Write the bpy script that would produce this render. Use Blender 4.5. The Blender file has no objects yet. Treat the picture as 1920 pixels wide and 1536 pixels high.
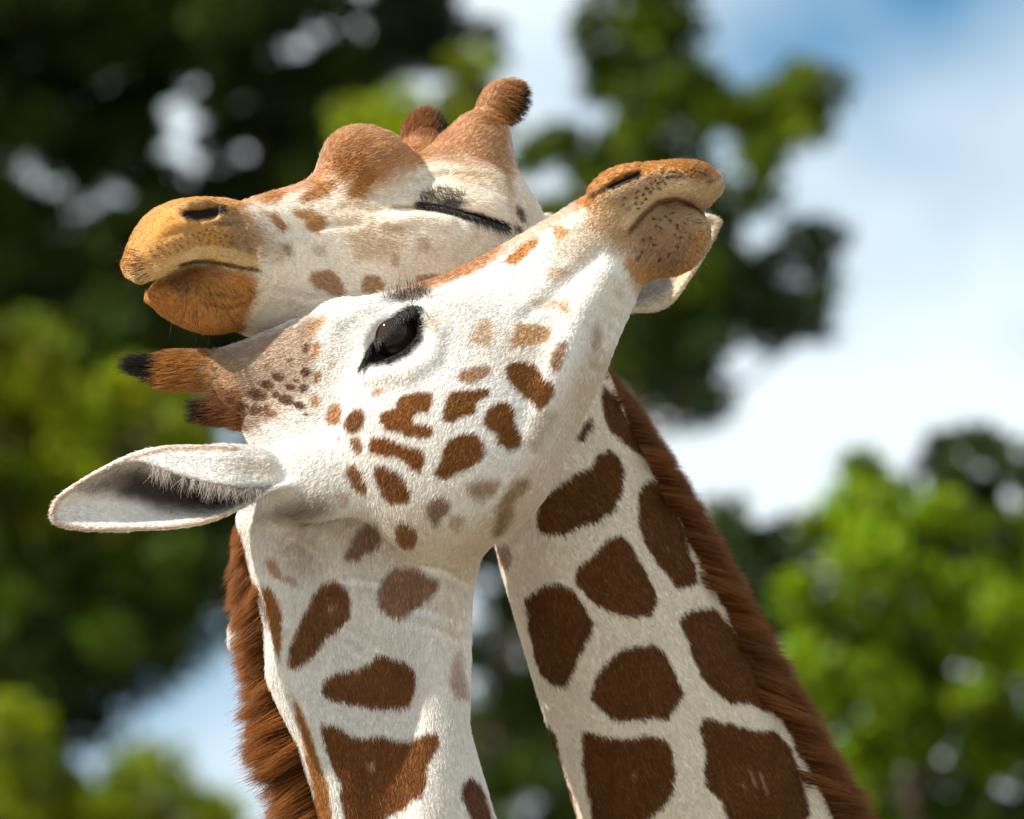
import bpy, math, random
import numpy as np
from mathutils import Matrix, Vector

rng = np.random.default_rng(7)
random.seed(7)
scene = bpy.context.scene
col = scene.collection
radians = math.radians

# ------------------------------------------------------------------ camera, sky, sun, exposure
PITCH = radians(15.0)
DIST = 9.0
PXM = 1500.0                      # photograph pixels per metre where the giraffes stand
CAM = np.array([0.0, 0.0, 1.7])
RIGHT = np.array([1.0, 0.0, 0.0])
FWD = np.array([0.0, math.cos(PITCH), math.sin(PITCH)])
UP = np.array([0.0, -math.sin(PITCH), math.cos(PITCH)])
HEADC = CAM + DIST * FWD          # centre of the view at the giraffes

cd = bpy.data.cameras.new('camera')
cam = bpy.data.objects.new('camera', cd)
col.objects.link(cam)
cam.location = CAM
cam.rotation_euler = (radians(90) + PITCH, 0, 0)
cd.sensor_width = 36.0
cd.lens = 36.0 * DIST / (1920 / PXM)
cd.clip_start = 0.1
cd.clip_end = 6000
cd.dof.use_dof = True
cd.dof.focus_distance = DIST - 0.02
cd.dof.aperture_fstop = cd.lens / 1000 / 0.056
scene.camera = cam

SUN_V = np.array([-0.71, -0.17, 0.68])            # towards the sun, in picture axes (right, away, up)
SUN_V = SUN_V / np.linalg.norm(SUN_V)
sw = SUN_V[0] * RIGHT + SUN_V[1] * FWD + SUN_V[2] * UP
sun_el = math.asin(sw[2])
sun_az = math.atan2(sw[0], sw[1])
sd = bpy.data.lights.new('sun', 'SUN')
sd.energy = 5.0
sd.angle = radians(0.55)
sd.color = (1.0, 0.93, 0.82)
so = bpy.data.objects.new('sun', sd)
col.objects.link(so)
so.rotation_euler = Vector(tuple(sw)).to_track_quat('Z', 'Y').to_euler()
so.location = (-30, -20, 60)

world = bpy.data.worlds.new('World')
scene.world = world
world.use_nodes = True
wn, wl = world.node_tree.nodes, world.node_tree.links
wn.clear()
w_out = wn.new('ShaderNodeOutputWorld')
w_bg = wn.new('ShaderNodeBackground')
w_bg.inputs['Strength'].default_value = 0.08
w_sky = wn.new('ShaderNodeTexSky')
w_sky.sky_type = 'NISHITA'
w_sky.sun_disc = False
w_sky.sun_elevation = sun_el
w_sky.sun_rotation = sun_az
w_sky.air_density = 1.0
w_sky.dust_density = 0.6
w_sky.ozone_density = 2.0
w_tc = wn.new('ShaderNodeTexCoord')
w_map = wn.new('ShaderNodeMapping')
w_map.inputs['Location'].default_value = (1.822, 2.263, -7.820)
w_map.inputs['Scale'].default_value = (1.0, 1.0, 1.35)
w_n = wn.new('ShaderNodeTexNoise')
w_n.inputs['Scale'].default_value = 9.0
w_n.inputs['Detail'].default_value = 7.0
w_n.inputs['Roughness'].default_value = 0.52
w_r = wn.new('ShaderNodeValToRGB')
w_r.color_ramp.elements[0].position = 0.27
w_r.color_ramp.elements[1].position = 0.54
w_mix = wn.new('ShaderNodeMixRGB')
w_mix.inputs[2].default_value = (8.0, 8.9, 9.4, 1)
w_hs = wn.new('ShaderNodeHueSaturation')
w_hs.inputs['Hue'].default_value = 0.487
w_hs.inputs['Saturation'].default_value = 2.0
w_hs.inputs['Value'].default_value = 1.0
wl.new(w_tc.outputs['Generated'], w_map.inputs['Vector'])
wl.new(w_map.outputs['Vector'], w_n.inputs['Vector'])
wl.new(w_n.outputs['Fac'], w_r.inputs['Fac'])
wl.new(w_r.outputs['Color'], w_mix.inputs[0])
wl.new(w_sky.outputs['Color'], w_hs.inputs['Color'])
wl.new(w_hs.outputs['Color'], w_mix.inputs[1])
wl.new(w_mix.outputs['Color'], w_bg.inputs['Color'])
wl.new(w_bg.outputs['Background'], w_out.inputs['Surface'])

scene.view_settings.view_transform = 'Standard'
scene.view_settings.look = 'None'
scene.view_settings.exposure = 0.62
scene.view_settings.gamma = 1.0
scene.render.engine = 'CYCLES'
try:
    scene.cycles.use_denoising = True
    scene.cycles.max_bounces = 6
    scene.cycles.transparent_max_bounces = 8
    scene.cycles_curves.shape = 'RIBBONS'
    scene.cycles_curves.subdivisions = 2
except Exception:
    pass

FUR = 1.0                         # fraction of the full fur density

# ------------------------------------------------------------------ coordinates
def P(px, py, Y=0.0):
    """photograph pixel at depth Y behind the focus plane -> picture axes (right, away, up)"""
    k = (1 + Y / DIST) / PXM
    return np.array([(px - 960) * k, Y, (768 - py) * k])

def to_px(v):
    k = PXM / (1 + v[:, 1] / DIST)
    return 960 + v[:, 0] * k, 768 - v[:, 2] * k

def to_world(v):
    v = np.asarray(v, float)
    return HEADC + v[..., 0:1] * RIGHT + v[..., 1:2] * FWD + v[..., 2:3] * UP

def from_world(w):
    d = np.asarray(w, float) - HEADC
    return np.stack([d @ RIGHT, d @ FWD, d @ UP], -1)

def zoom(x0, y0, s):
    return lambda pts: [(x0 + x / s, y0 + y / s) for x, y in pts]
Z1 = zoom(200, 130, 2.2326)
Z2 = zoom(560, 280, 1.9695)
Z3 = zoom(80, 520, 2.845)
Z4 = zoom(400, 880, 2.341)
Z5 = zoom(900, 680, 1.795)
Z6 = zoom(220, 340, 4.8)
Z7 = zoom(1060, 280, 4.8)

# ------------------------------------------------------------------ noise
def _hash(ix, iy, iz, seed):
    n = (ix * 374761393 + iy * 668265263 + iz * 2147483647 + seed * 1274126177) & 0xffffffff
    n = ((n ^ (n >> 13)) * 1274126177) & 0xffffffff
    return ((n ^ (n >> 16)) & 0xffff) / 65535.0

def noise3(p, scale, seed=0):
    q = np.asarray(p, float) * scale
    f = np.floor(q)
    i = f.astype(np.int64)
    t = q - f
    t = t * t * (3 - 2 * t)
    r = 0
    for dx in (0, 1):
        wx = t[:, 0] if dx else 1 - t[:, 0]
        for dy in (0, 1):
            wy = t[:, 1] if dy else 1 - t[:, 1]
            for dz in (0, 1):
                wz = t[:, 2] if dz else 1 - t[:, 2]
                r = r + wx * wy * wz * _hash(i[:, 0] + dx, i[:, 1] + dy, i[:, 2] + dz, seed)
    return r * 2 - 1

def fbm(p, scale, seed=0, octv=3):
    r, a = 0, 1.0
    for o in range(octv):
        r = r + a * noise3(p, scale * 2 ** o, seed + o * 17)
        a *= 0.5
    return r / 1.75

# ------------------------------------------------------------------ implicit modelling
def norm(v):
    v = np.asarray(v, float)
    return v / max(np.linalg.norm(v), 1e-9)

class Field:
    def __init__(self, lo, hi, h):
        self.lo = np.asarray(lo, float)
        self.h = h
        self.n = np.ceil((np.asarray(hi, float) - self.lo) / h).astype(int) + 1
        self.a = np.full(tuple(self.n), 1.0, np.float32)
        self.ax = [(self.lo[i] + h * np.arange(self.n[i])).astype(np.float32) for i in range(3)]

    def box(self, lo, hi):
        i0 = np.clip(np.floor((np.asarray(lo) - self.lo) / self.h).astype(int), 0, self.n)
        i1 = np.clip(np.ceil((np.asarray(hi) - self.lo) / self.h).astype(int) + 1, 0, self.n)
        if np.any(i1 <= i0):
            return None
        s = tuple(slice(a, b) for a, b in zip(i0, i1))
        g = (self.ax[0][s[0]][:, None, None], self.ax[1][s[1]][None, :, None], self.ax[2][s[2]][None, None, :])
        return s, g

    def union(self, s, d, k):
        a = self.a[s]
        if k <= 0:
            self.a[s] = np.minimum(a, d)
        else:
            hh = np.maximum(k - np.abs(a - d), 0) / k
            self.a[s] = np.minimum(a, d) - hh * hh * k * 0.25

    def cut(self, s, d, k):
        a = self.a[s]
        hh = np.maximum(k - np.abs(a + d), 0) / k
        self.a[s] = np.maximum(a, -d) + hh * hh * k * 0.25

    def loft(self, rings, k=0.02, sub=4, power=2.0, cap=1.0):
        """rings: (centre, half_up_vector, lateral radius[, spin]) -> smooth tube of elliptical section"""
        C = np.array([r[0] for r in rings], float)
        U = np.array([r[1] for r in rings], float)
        L = np.array([r[2] for r in rings], float)
        S = np.array([(r[3] if len(r) > 3 else 0.0) for r in rings], float)
        n = len(rings)
        def cr(A, t):
            i = min(int(t), n - 2)
            f = t - i
            p0, p1, p2, p3 = A[max(i - 1, 0)], A[i], A[i + 1], A[min(i + 2, n - 1)]
            return 0.5 * ((2 * p1) + (-p0 + p2) * f + (2 * p0 - 5 * p1 + 4 * p2 - p3) * f * f + (-p0 + 3 * p1 - 3 * p2 + p3) * f ** 3)
        T = np.linspace(0, n - 1, (n - 1) * sub + 1)
        C = np.array([cr(C, t) for t in T]); U = np.array([cr(U, t) for t in T])
        L = np.array([cr(L, t) for t in T]); S = np.array([cr(S, t) for t in T])
        m = float(max(np.linalg.norm(U, axis=1).max(), L.max())) + 0.03
        b = self.box(C.min(0) - m, C.max(0) + m)
        if b is None:
            return
        s0, _ = b
        tmp = np.full(tuple(x.stop - x.start for x in s0), 1.0, np.float32)
        for i in range(len(T) - 1):
            a0, a1 = C[i], C[i + 1]
            ax = a1 - a0
            ln = np.linalg.norm(ax)
            if ln < 1e-6:
                continue
            ax = ax / ln
            ru0, ru1 = np.linalg.norm(U[i]), np.linalg.norm(U[i + 1])
            u = norm(U[i] + U[i + 1]); u = norm(u - ax * (u @ ax))
            w = np.cross(ax, u)
            if S[i] != 0:
                cs, sn = math.cos(S[i]), math.sin(S[i])
                u, w = u * cs + w * sn, w * cs - u * sn
            mm = max(ru0, ru1, L[i], L[i + 1]) + 0.025
            bb = self.box(np.minimum(a0, a1) - mm, np.maximum(a0, a1) + mm)
            if bb is None:
                continue
            s, g = bb
            dx, dy, dz = g[0] - a0[0], g[1] - a0[1], g[2] - a0[2]
            tt = dx * ax[0] + dy * ax[1] + dz * ax[2]
            t = np.clip(tt / ln, 0, 1)
            over = tt - t * ln
            uu = dx * u[0] + dy * u[1] + dz * u[2]
            ww = dx * w[0] + dy * w[1] + dz * w[2]
            ra = ru0 + (ru1 - ru0) * t
            rb = L[i] + (L[i + 1] - L[i]) * t
            rc = np.minimum(ra, rb) * cap
            if power == 2.0:
                kk = np.sqrt((uu / ra) ** 2 + (ww / rb) ** 2 + (over / rc) ** 2) + 1e-6
                gr = np.sqrt((uu / ra ** 2) ** 2 + (ww / rb ** 2) ** 2 + (over / rc ** 2) ** 2) / kk + 1e-4
            else:
                q = power
                A_, B_, O_ = np.abs(uu / ra), np.abs(ww / rb), np.abs(over / rc)
                kk = (A_ ** q + B_ ** q + O_ ** q) ** (1 / q) + 1e-6
                gr = np.sqrt((A_ ** (q - 1) / ra) ** 2 + (B_ ** (q - 1) / rb) ** 2 + (O_ ** (q - 1) / rc) ** 2) / kk ** (q - 1) + 1e-4
            d = ((kk - 1) / gr).astype(np.float32)
            ls = tuple(slice(x.start - y.start, x.stop - y.start) for x, y in zip(s, s0))
            tmp[ls] = np.minimum(tmp[ls], d)
        self.union(s0, tmp, k)

    def ball(self, c, r, k=0.02, cut=False, axes=None):
        """ellipsoid: r = 3 radii along axes (rows)"""
        r = np.array([r] * 3 if np.isscalar(r) else r, float)
        axes = np.eye(3) if axes is None else np.asarray(axes, float)
        m = r.max() + max(k, 0.01) * 1.5
        b = self.box(c - m, c + m)
        if b is None:
            return
        s, g = b
        d3 = [g[i] - c[i] for i in range(3)]
        q = [(d3[0] * A[0] + d3[1] * A[1] + d3[2] * A[2]) for A in axes]
        kk = np.sqrt(sum((q[i] / r[i]) ** 2 for i in range(3))) + 1e-6
        gr = np.sqrt(sum((q[i] / r[i] ** 2) ** 2 for i in range(3))) / kk + 1e-4
        d = ((kk - 1) / gr).astype(np.float32)
        (self.cut if cut else self.union)(s, d, k)

    def stamp(self, pts, rad, k=0.0, cut=False):
        """union or cut of many small balls (shells, ridges, creases)"""
        pts = np.asarray(pts, float)
        rad = np.broadcast_to(np.asarray(rad, float), (len(pts),))
        m = rad.max() + max(k, 0.004) + self.h
        b = self.box(pts.min(0) - m, pts.max(0) + m)
        if b is None:
            return
        s, g = b
        shp = tuple(x.stop - x.start for x in s)
        o = np.array([g[0].ravel()[0], g[1].ravel()[0], g[2].ravel()[0]])
        R = int(math.ceil(m / self.h))
        base = np.round((pts - o) / self.h).astype(int)
        if len(pts) < 1500:
            tmp = np.full(shp, 1.0, np.float32)
            for c, r, bi in zip(pts, rad, base):
                i0 = np.clip(bi - R, 0, shp); i1 = np.clip(bi + R + 1, 0, shp)
                ls = tuple(slice(x, y) for x, y in zip(i0, i1))
                d = np.sqrt((g[0][ls[0]] - c[0]) ** 2 + (g[1][:, ls[1]] - c[1]) ** 2 + (g[2][:, :, ls[2]] - c[2]) ** 2) - r
                tmp[ls] = np.minimum(tmp[ls], d)
        else:
            tmp = np.full(int(np.prod(shp)), 1.0, np.float32)
            for ix in range(-R, R + 1):
                for iy in range(-R, R + 1):
                    for iz in range(-R, R + 1):
                        if ix * ix + iy * iy + iz * iz > R * R:
                            continue
                        q = base + (ix, iy, iz)
                        ok = np.all((q >= 0) & (q < shp), axis=1)
                        if not ok.any():
                            continue
                        qq = q[ok]
                        d = np.linalg.norm(o + qq * self.h - pts[ok], axis=1) - rad[ok]
                        np.minimum.at(tmp, np.ravel_multi_index(qq.T, shp), d.astype(np.float32))
        (self.cut if cut else self.union)(s, tmp.reshape(shp), max(k, 1e-4))

    def surf(self, px, py):
        """depth of the surface facing the camera under a photograph pixel"""
        Y = 0.0
        for _ in range(3):
            p = P(px, py, Y)
            i = int(round((p[0] - self.lo[0]) / self.h)); j = int(round((p[2] - self.lo[2]) / self.h))
            i = min(max(i, 0), self.n[0] - 1); j = min(max(j, 0), self.n[2] - 1)
            c = self.a[i, :, j]
            w = np.where(c < 0)[0]
            if len(w) == 0:
                w = [int(np.argmin(c))]
            q = int(w[0])
            Y = float(self.ax[1][q])
            if q > 0 and c[q - 1] > 0 > c[q]:
                Y -= self.h * float(c[q] / (c[q] - c[q - 1]))
        return Y

    def line(self, pts, rad, off=0.0, k=0.01, cut=False, step=4.0):
        """ridge (union) or crease (cut) drawn along the surface; rad in metres, off = depth of the ball centres"""
        pts = np.array(pts, float)
        rr = np.broadcast_to(np.asarray(rad, float), (len(pts),))
        out, ro = [], []
        for i in range(len(pts) - 1):
            nn = max(2, int(np.hypot(*(pts[i + 1] - pts[i])) / step))
            for t in np.linspace(0, 1, nn, endpoint=(i == len(pts) - 2)):
                q = pts[i] * (1 - t) + pts[i + 1] * t
                out.append(P(q[0], q[1], self.surf(q[0], q[1])) + np.array([0, off, 0]))
                ro.append(rr[i] * (1 - t) + rr[i + 1] * t)
        out = np.array(out)
        if len(out) > 5:                       # smooth the run of depths
            y = out[:, 1].copy()
            for _ in range(3):
                y[1:-1] = (y[:-2] + y[1:-1] * 2 + y[2:]) / 4
            out[:, 1] = y
        self.stamp(out, ro, k, cut)

    def dome(self, px, py, rx, ry, ang, high, k=0.02, depth=None):
        """rounded swelling: ellipsoid of rx, ry pixels rising 'high' metres above the surface"""
        Y = self.surf(px, py)
        d = 0.6 * min(rx, ry) / PXM if depth is None else depth
        c = P(px, py, Y) + np.array([0, d - high, 0])
        a = radians(ang)
        A = [(math.cos(a), 0, -math.sin(a)), (math.sin(a), 0, math.cos(a)), (0, 1, 0)]
        self.ball(c, (rx / PXM, ry / PXM, d), k, axes=A)

    def mesh(self):
        a, h = self.a, self.h
        s = a < 0
        n = np.array(a.shape)
        cnt = np.zeros(tuple(n - 1), np.int8)
        offs = [(i, j, k) for i in (0, 1) for j in (0, 1) for k in (0, 1)]
        for (i, j, k) in offs:
            cnt += s[i:n[0] - 1 + i, j:n[1] - 1 + j, k:n[2] - 1 + k]
        cells = np.argwhere((cnt > 0) & (cnt < 8))
        idx = np.full(tuple(n - 1), -1, np.int32)
        idx[tuple(cells.T)] = np.arange(len(cells))
        val = np.stack([a[tuple((cells + o).T)] for o in offs], 1)
        acc = np.zeros((len(cells), 3)); num = np.zeros(len(cells))
        for p in range(8):
            for q in range(p + 1, 8):
                o1, o2 = np.array(offs[p]), np.array(offs[q])
                if np.abs(o1 - o2).sum() != 1:
                    continue
                v1, v2 = val[:, p], val[:, q]
                m = (v1 < 0) != (v2 < 0)
                t = v1[m] / (v1[m] - v2[m])
                acc[m] += o1 + (o2 - o1) * t[:, None]
                num[m] += 1
        verts = self.lo + (cells + acc / num[:, None]) * h
        faces = []
        for axis in range(3):
            sl1 = [slice(None)] * 3; sl2 = [slice(None)] * 3
            sl1[axis] = slice(0, -1); sl2[axis] = slice(1, None)
            A, B = s[tuple(sl1)], s[tuple(sl2)]
            e = np.argwhere(A != B)
            o1, o2 = (axis + 1) % 3, (axis + 2) % 3
            ok = (e[:, o1] > 0) & (e[:, o1] < n[o1] - 1) & (e[:, o2] > 0) & (e[:, o2] < n[o2] - 1)
            e = e[ok]
            inside = A[tuple(e.T)]
            def cell(d1, d2):
                c = e.copy(); c[:, o1] -= d1; c[:, o2] -= d2
                return idx[tuple(c.T)]
            q = np.stack([cell(1, 1), cell(0, 1), cell(0, 0), cell(1, 0)], 1)
            q[~inside] = q[~inside][:, ::-1]
            faces.append(q)
        faces = np.concatenate(faces)
        return verts, faces

def ring(top, bot, Y, rl, Y2=None, spin=0.0):
    """a section of a tube from its two outline pixels"""
    a, b = P(*top, Y), P(*bot, Y if Y2 is None else Y2)
    return ((a + b) / 2, (a - b) / 2, rl, spin)

# ------------------------------------------------------------------ mesh and curve helpers
def vnormals(v, f):
    n = np.zeros_like(v)
    fn = np.cross(v[f[:, 2]] - v[f[:, 0]], v[f[:, 3]] - v[f[:, 1]])
    for i in range(4):
        np.add.at(n, f[:, i], fn)
    return n / np.maximum(np.linalg.norm(n, axis=1, keepdims=True), 1e-12)

def relax(v, f, it=2, w=0.5, mask=None):
    if mask is not None:
        w = w * mask[:, None]
    e = np.concatenate([f[:, [0, 1]], f[:, [1, 2]], f[:, [2, 3]], f[:, [3, 0]]])
    for _ in range(it):
        acc = np.zeros_like(v); c = np.zeros(len(v))
        np.add.at(acc, e[:, 0], v[e[:, 1]]); np.add.at(c, e[:, 0], 1)
        np.add.at(acc, e[:, 1], v[e[:, 0]]); np.add.at(c, e[:, 1], 1)
        v = v * (1 - w) + w * acc / np.maximum(c, 1)[:, None]
    return v

def new_mesh(name, v, f, mat, parent=None, origin=None, colors=None, smooth=True):
    """v are world coordinates; origin = the parent's location"""
    v = np.asarray(v, float) - (0 if origin is None else np.asarray(origin))
    me = bpy.data.meshes.new(name)
    f = np.asarray(f)
    me.vertices.add(len(v)); me.vertices.foreach_set('co', v.astype(np.float32).ravel())
    k = f.shape[1]
    me.loops.add(f.size); me.loops.foreach_set('vertex_index', f.astype(np.int32).ravel())
    me.polygons.add(len(f)); me.polygons.foreach_set('loop_start', np.arange(0, f.size, k, dtype=np.int32))
    me.update(calc_edges=True)
    if smooth:
        me.polygons.foreach_set('use_smooth', np.ones(len(f), bool))
    if colors is not None:
        at = me.attributes.new('col', 'FLOAT_COLOR', 'POINT')
        c4 = np.concatenate([np.clip(colors, 0, 1), np.ones((len(v), 1))], 1).astype(np.float32)
        at.data.foreach_set('color', c4.ravel())
    me.materials.append(mat)
    o = bpy.data.objects.new(name, me)
    col.objects.link(o)
    if parent is not None:
        o.parent = parent
    return o

def new_hair(name, pts, radius, colors, mat, parent, origin):
    """pts (N, K, 3) world; radius (N, K); colors (N, 3)"""
    N, K = pts.shape[:2]
    hc = bpy.data.hair_curves.new(name)
    hc.add_curves([K] * N)
    hc.points.foreach_set('position', (pts - np.asarray(origin)).astype(np.float32).ravel())
    hc.points.foreach_set('radius', radius.astype(np.float32).ravel())
    at = hc.attributes.new('col', 'FLOAT_COLOR', 'CURVE')
    c4 = np.concatenate([np.clip(colors, 0, 1), np.ones((N, 1))], 1).astype(np.float32)
    at.data.foreach_set('color', c4.ravel())
    hc.materials.append(mat)
    o = bpy.data.objects.new(name, hc)
    col.objects.link(o)
    o.parent = parent
    return o

# ------------------------------------------------------------------ materials
def mat_new(name):
    m = bpy.data.materials.new(name)
    m.use_nodes = True
    nt = m.node_tree
    b = nt.nodes.get('Principled BSDF')
    return m, nt, b

def attr_mat(name, rough, spec, bump=0.0, bscale=400.0):
    m, nt, b = mat_new(name)
    a = nt.nodes.new('ShaderNodeAttribute'); a.attribute_name = 'col'
    b.inputs['Roughness'].default_value = rough
    b.inputs['Specular IOR Level'].default_value = spec
    nz = nt.nodes.new('ShaderNodeTexNoise'); nz.inputs['Scale'].default_value = bscale
    nz.inputs['Detail'].default_value = 4
    mx = nt.nodes.new('ShaderNodeMixRGB'); mx.blend_type = 'MULTIPLY'; mx.inputs[0].default_value = 0.35
    rp = nt.nodes.new('ShaderNodeValToRGB')
    rp.color_ramp.elements[0].position = 0.3; rp.color_ramp.elements[0].color = (0.6, 0.56, 0.52, 1)
    rp.color_ramp.elements[1].position = 0.65; rp.color_ramp.elements[1].color = (1, 1, 1, 1)
    nt.links.new(nz.outputs['Fac'], rp.inputs['Fac'])
    nt.links.new(a.outputs['Color'], mx.inputs[1]); nt.links.new(rp.outputs['Color'], mx.inputs[2])
    nt.links.new(mx.outputs['Color'], b.inputs['Base Color'])
    if bump:
        bp = nt.nodes.new('ShaderNodeBump'); bp.inputs['Strength'].default_value = bump
        bp.inputs['Distance'].default_value = 0.002
        nt.links.new(nz.outputs['Fac'], bp.inputs['Height']); nt.links.new(bp.outputs['Normal'], b.inputs['Normal'])
    return m

def hair_mat(name, rough=0.5, spec=0.14, trans=0.25):
    m, nt, b = mat_new(name)
    a = nt.nodes.new('ShaderNodeAttribute'); a.attribute_name = 'col'
    b.inputs['Roughness'].default_value = rough
    b.inputs['Specular IOR Level'].default_value = spec
    nt.links.new(a.outputs['Color'], b.inputs['Base Color'])
    t = nt.nodes.new('ShaderNodeBsdfTranslucent')
    nt.links.new(a.outputs['Color'], t.inputs['Color'])
    mx = nt.nodes.new('ShaderNodeMixShader'); mx.inputs[0].default_value = trans
    nt.links.new(b.outputs[0], mx.inputs[1]); nt.links.new(t.outputs[0], mx.inputs[2])
    nt.links.new(mx.outputs[0], nt.nodes['Material Output'].inputs['Surface'])
    return m

M_SKIN = attr_mat('giraffe_hide', 0.75, 0.2, 0.25)
M_FUR = hair_mat('giraffe_fur')
M_MANE = hair_mat('mane_hair', 0.42, 0.28, 0.3)
M_LASH = hair_mat('dark_hair', 0.4, 0.4, 0.05)

# ------------------------------------------------------------------ painting of the coat
def poly_sd(px, py, poly):
    """signed distance in pixels, negative inside"""
    p = np.array(poly, float)
    d = np.full(px.shape, 1e9)
    inside = np.zeros(px.shape, bool)
    for i in range(len(p)):
        a, b = p[i], p[(i + 1) % len(p)]
        ex, ey = b - a
        wx, wy = px - a[0], py - a[1]
        t = np.clip((wx * ex + wy * ey) / (ex * ex + ey * ey + 1e-9), 0, 1)
        d = np.minimum(d, (wx - ex * t) ** 2 + (wy - ey * t) ** 2)
        c = ((a[1] <= py) != (b[1] <= py))
        with np.errstate(divide='ignore', invalid='ignore'):
            xi = a[0] + (py - a[1]) * ex / (ey if ey != 0 else 1e-9)
        inside ^= c & (px < xi)
    d = np.sqrt(d)
    return np.where(inside, -d, d)

def sstep(a, b, x):
    t = np.clip((x - a) / (b - a), 0, 1)
    return t * t * (3 - 2 * t)

class Paint:
    def __init__(self, base):
        self.base = np.array(base)
        self.layers = []
    def poly(self, pts, c, alpha=1.0, soft=4.0, wob=4.0):
        self.layers.append(('p', pts, np.array(c), alpha, soft, wob)); return self
    def spot(self, x, y, rx, ry, ang, c, alpha=1.0, hard=0.35, wob=0.12):
        self.layers.append(('e', (x, y, rx, ry, radians(ang), hard, wob), np.array(c), alpha, 0, 0)); return self
    def stroke(self, pts, width, c, alpha=1.0, soft=0.5):
        self.layers.append(('s', pts, np.array(c), alpha, width, soft)); return self
    def __call__(self, v, jit=0.0, seed=0):
        px, py = to_px(v)
        if jit:
            px = px + rng.normal(0, jit, px.shape); py = py + rng.normal(0, jit, py.shape)
        C = np.repeat(self.base[None], len(v), 0).astype(float)
        nz = fbm(v, 60, 3 + seed, 2)
        nf = noise3(v, 260, 9 + seed)
        for L in self.layers:
            if L[0] == 'p':
                p = np.array(L[1]); m = L[4] + L[5] * 2 + 4
                sel = np.where((px > p[:, 0].min() - m) & (px < p[:, 0].max() + m) & (py > p[:, 1].min() - m) & (py < p[:, 1].max() + m))[0]
                if not len(sel):
                    continue
                d = poly_sd(px[sel], py[sel], L[1]) + nz[sel] * L[5] + nf[sel] * L[5] * 0.4
                w = (1 - sstep(-L[4], L[4], d)) * L[3]
            elif L[0] == 'e':
                x, y, rx, ry, an, hard, wob = L[1]
                dx, dy = px - x, py - y
                u = (dx * math.cos(an) + dy * math.sin(an)) / rx
                vv = (-dx * math.sin(an) + dy * math.cos(an)) / ry
                r = np.sqrt(u * u + vv * vv) + nz * wob
                sel = np.where(r < 1.0)[0]
                if not len(sel):
                    continue
                w = (1 - sstep(hard, 1.0, r[sel])) * L[3]
            else:
                p = np.array(L[1], float)
                m = L[4] + 2
                sel = np.where((px > p[:, 0].min() - m) & (px < p[:, 0].max() + m) & (py > p[:, 1].min() - m) & (py < p[:, 1].max() + m))[0]
                if not len(sel):
                    continue
                d = np.full(len(sel), 1e9)
                for i in range(len(p) - 1):
                    ex, ey = p[i + 1] - p[i]
                    wx, wy = px[sel] - p[i][0], py[sel] - p[i][1]
                    t = np.clip((wx * ex + wy * ey) / (ex * ex + ey * ey + 1e-9), 0, 1)
                    d = np.minimum(d, np.hypot(wx - ex * t, wy - ey * t))
                w = (1 - sstep(L[5], 1.0, d / L[4])) * L[3]
            C[sel] = C[sel] * (1 - w[:, None]) + L[2] * w[:, None]
        lum = C.mean(1)
        dk = 1 - sstep(.25, .6, lum)
        C = C * (1 + (0.05 + 0.13 * dk) * fbm(v, 28, 77, 3))[:, None]
        return C

def body_patches(v, seed, white, brown):
    """net of patches for the trunk and legs"""
    r = np.random.default_rng(seed)
    lo, hi = v.min(0), v.max(0)
    pts = r.uniform(lo, hi, (900, 3))
    pts = v[r.integers(0, len(v), 420)]
    d1 = np.full(len(v), 9.0); d2 = np.full(len(v), 9.0)
    for q in pts:
        d = np.linalg.norm(v - q, axis=1)
        d2 = np.minimum(d2, np.maximum(d1, d)); d1 = np.minimum(d1, d)
    w = sstep(0.02, 0.04, d2 - d1)[:, None]
    return white * (1 - w) + brown * w

# ------------------------------------------------------------------ fur
def flow_at(v, ctrl):
    px, py = to_px(v)
    num = np.zeros((len(v), 2)); den = np.zeros(len(v))
    for (x, y, dx, dy) in ctrl:
        w = 1.0 / ((px - x) ** 2 + (py - y) ** 2 + 900) ** 1.5
        d = np.array([dx, dy]) / math.hypot(dx, dy)
        num += w[:, None] * d; den += w
    num /= den[:, None]
    return np.stack([num[:, 0], np.zeros(len(v)), -num[:, 1]], 1)

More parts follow.
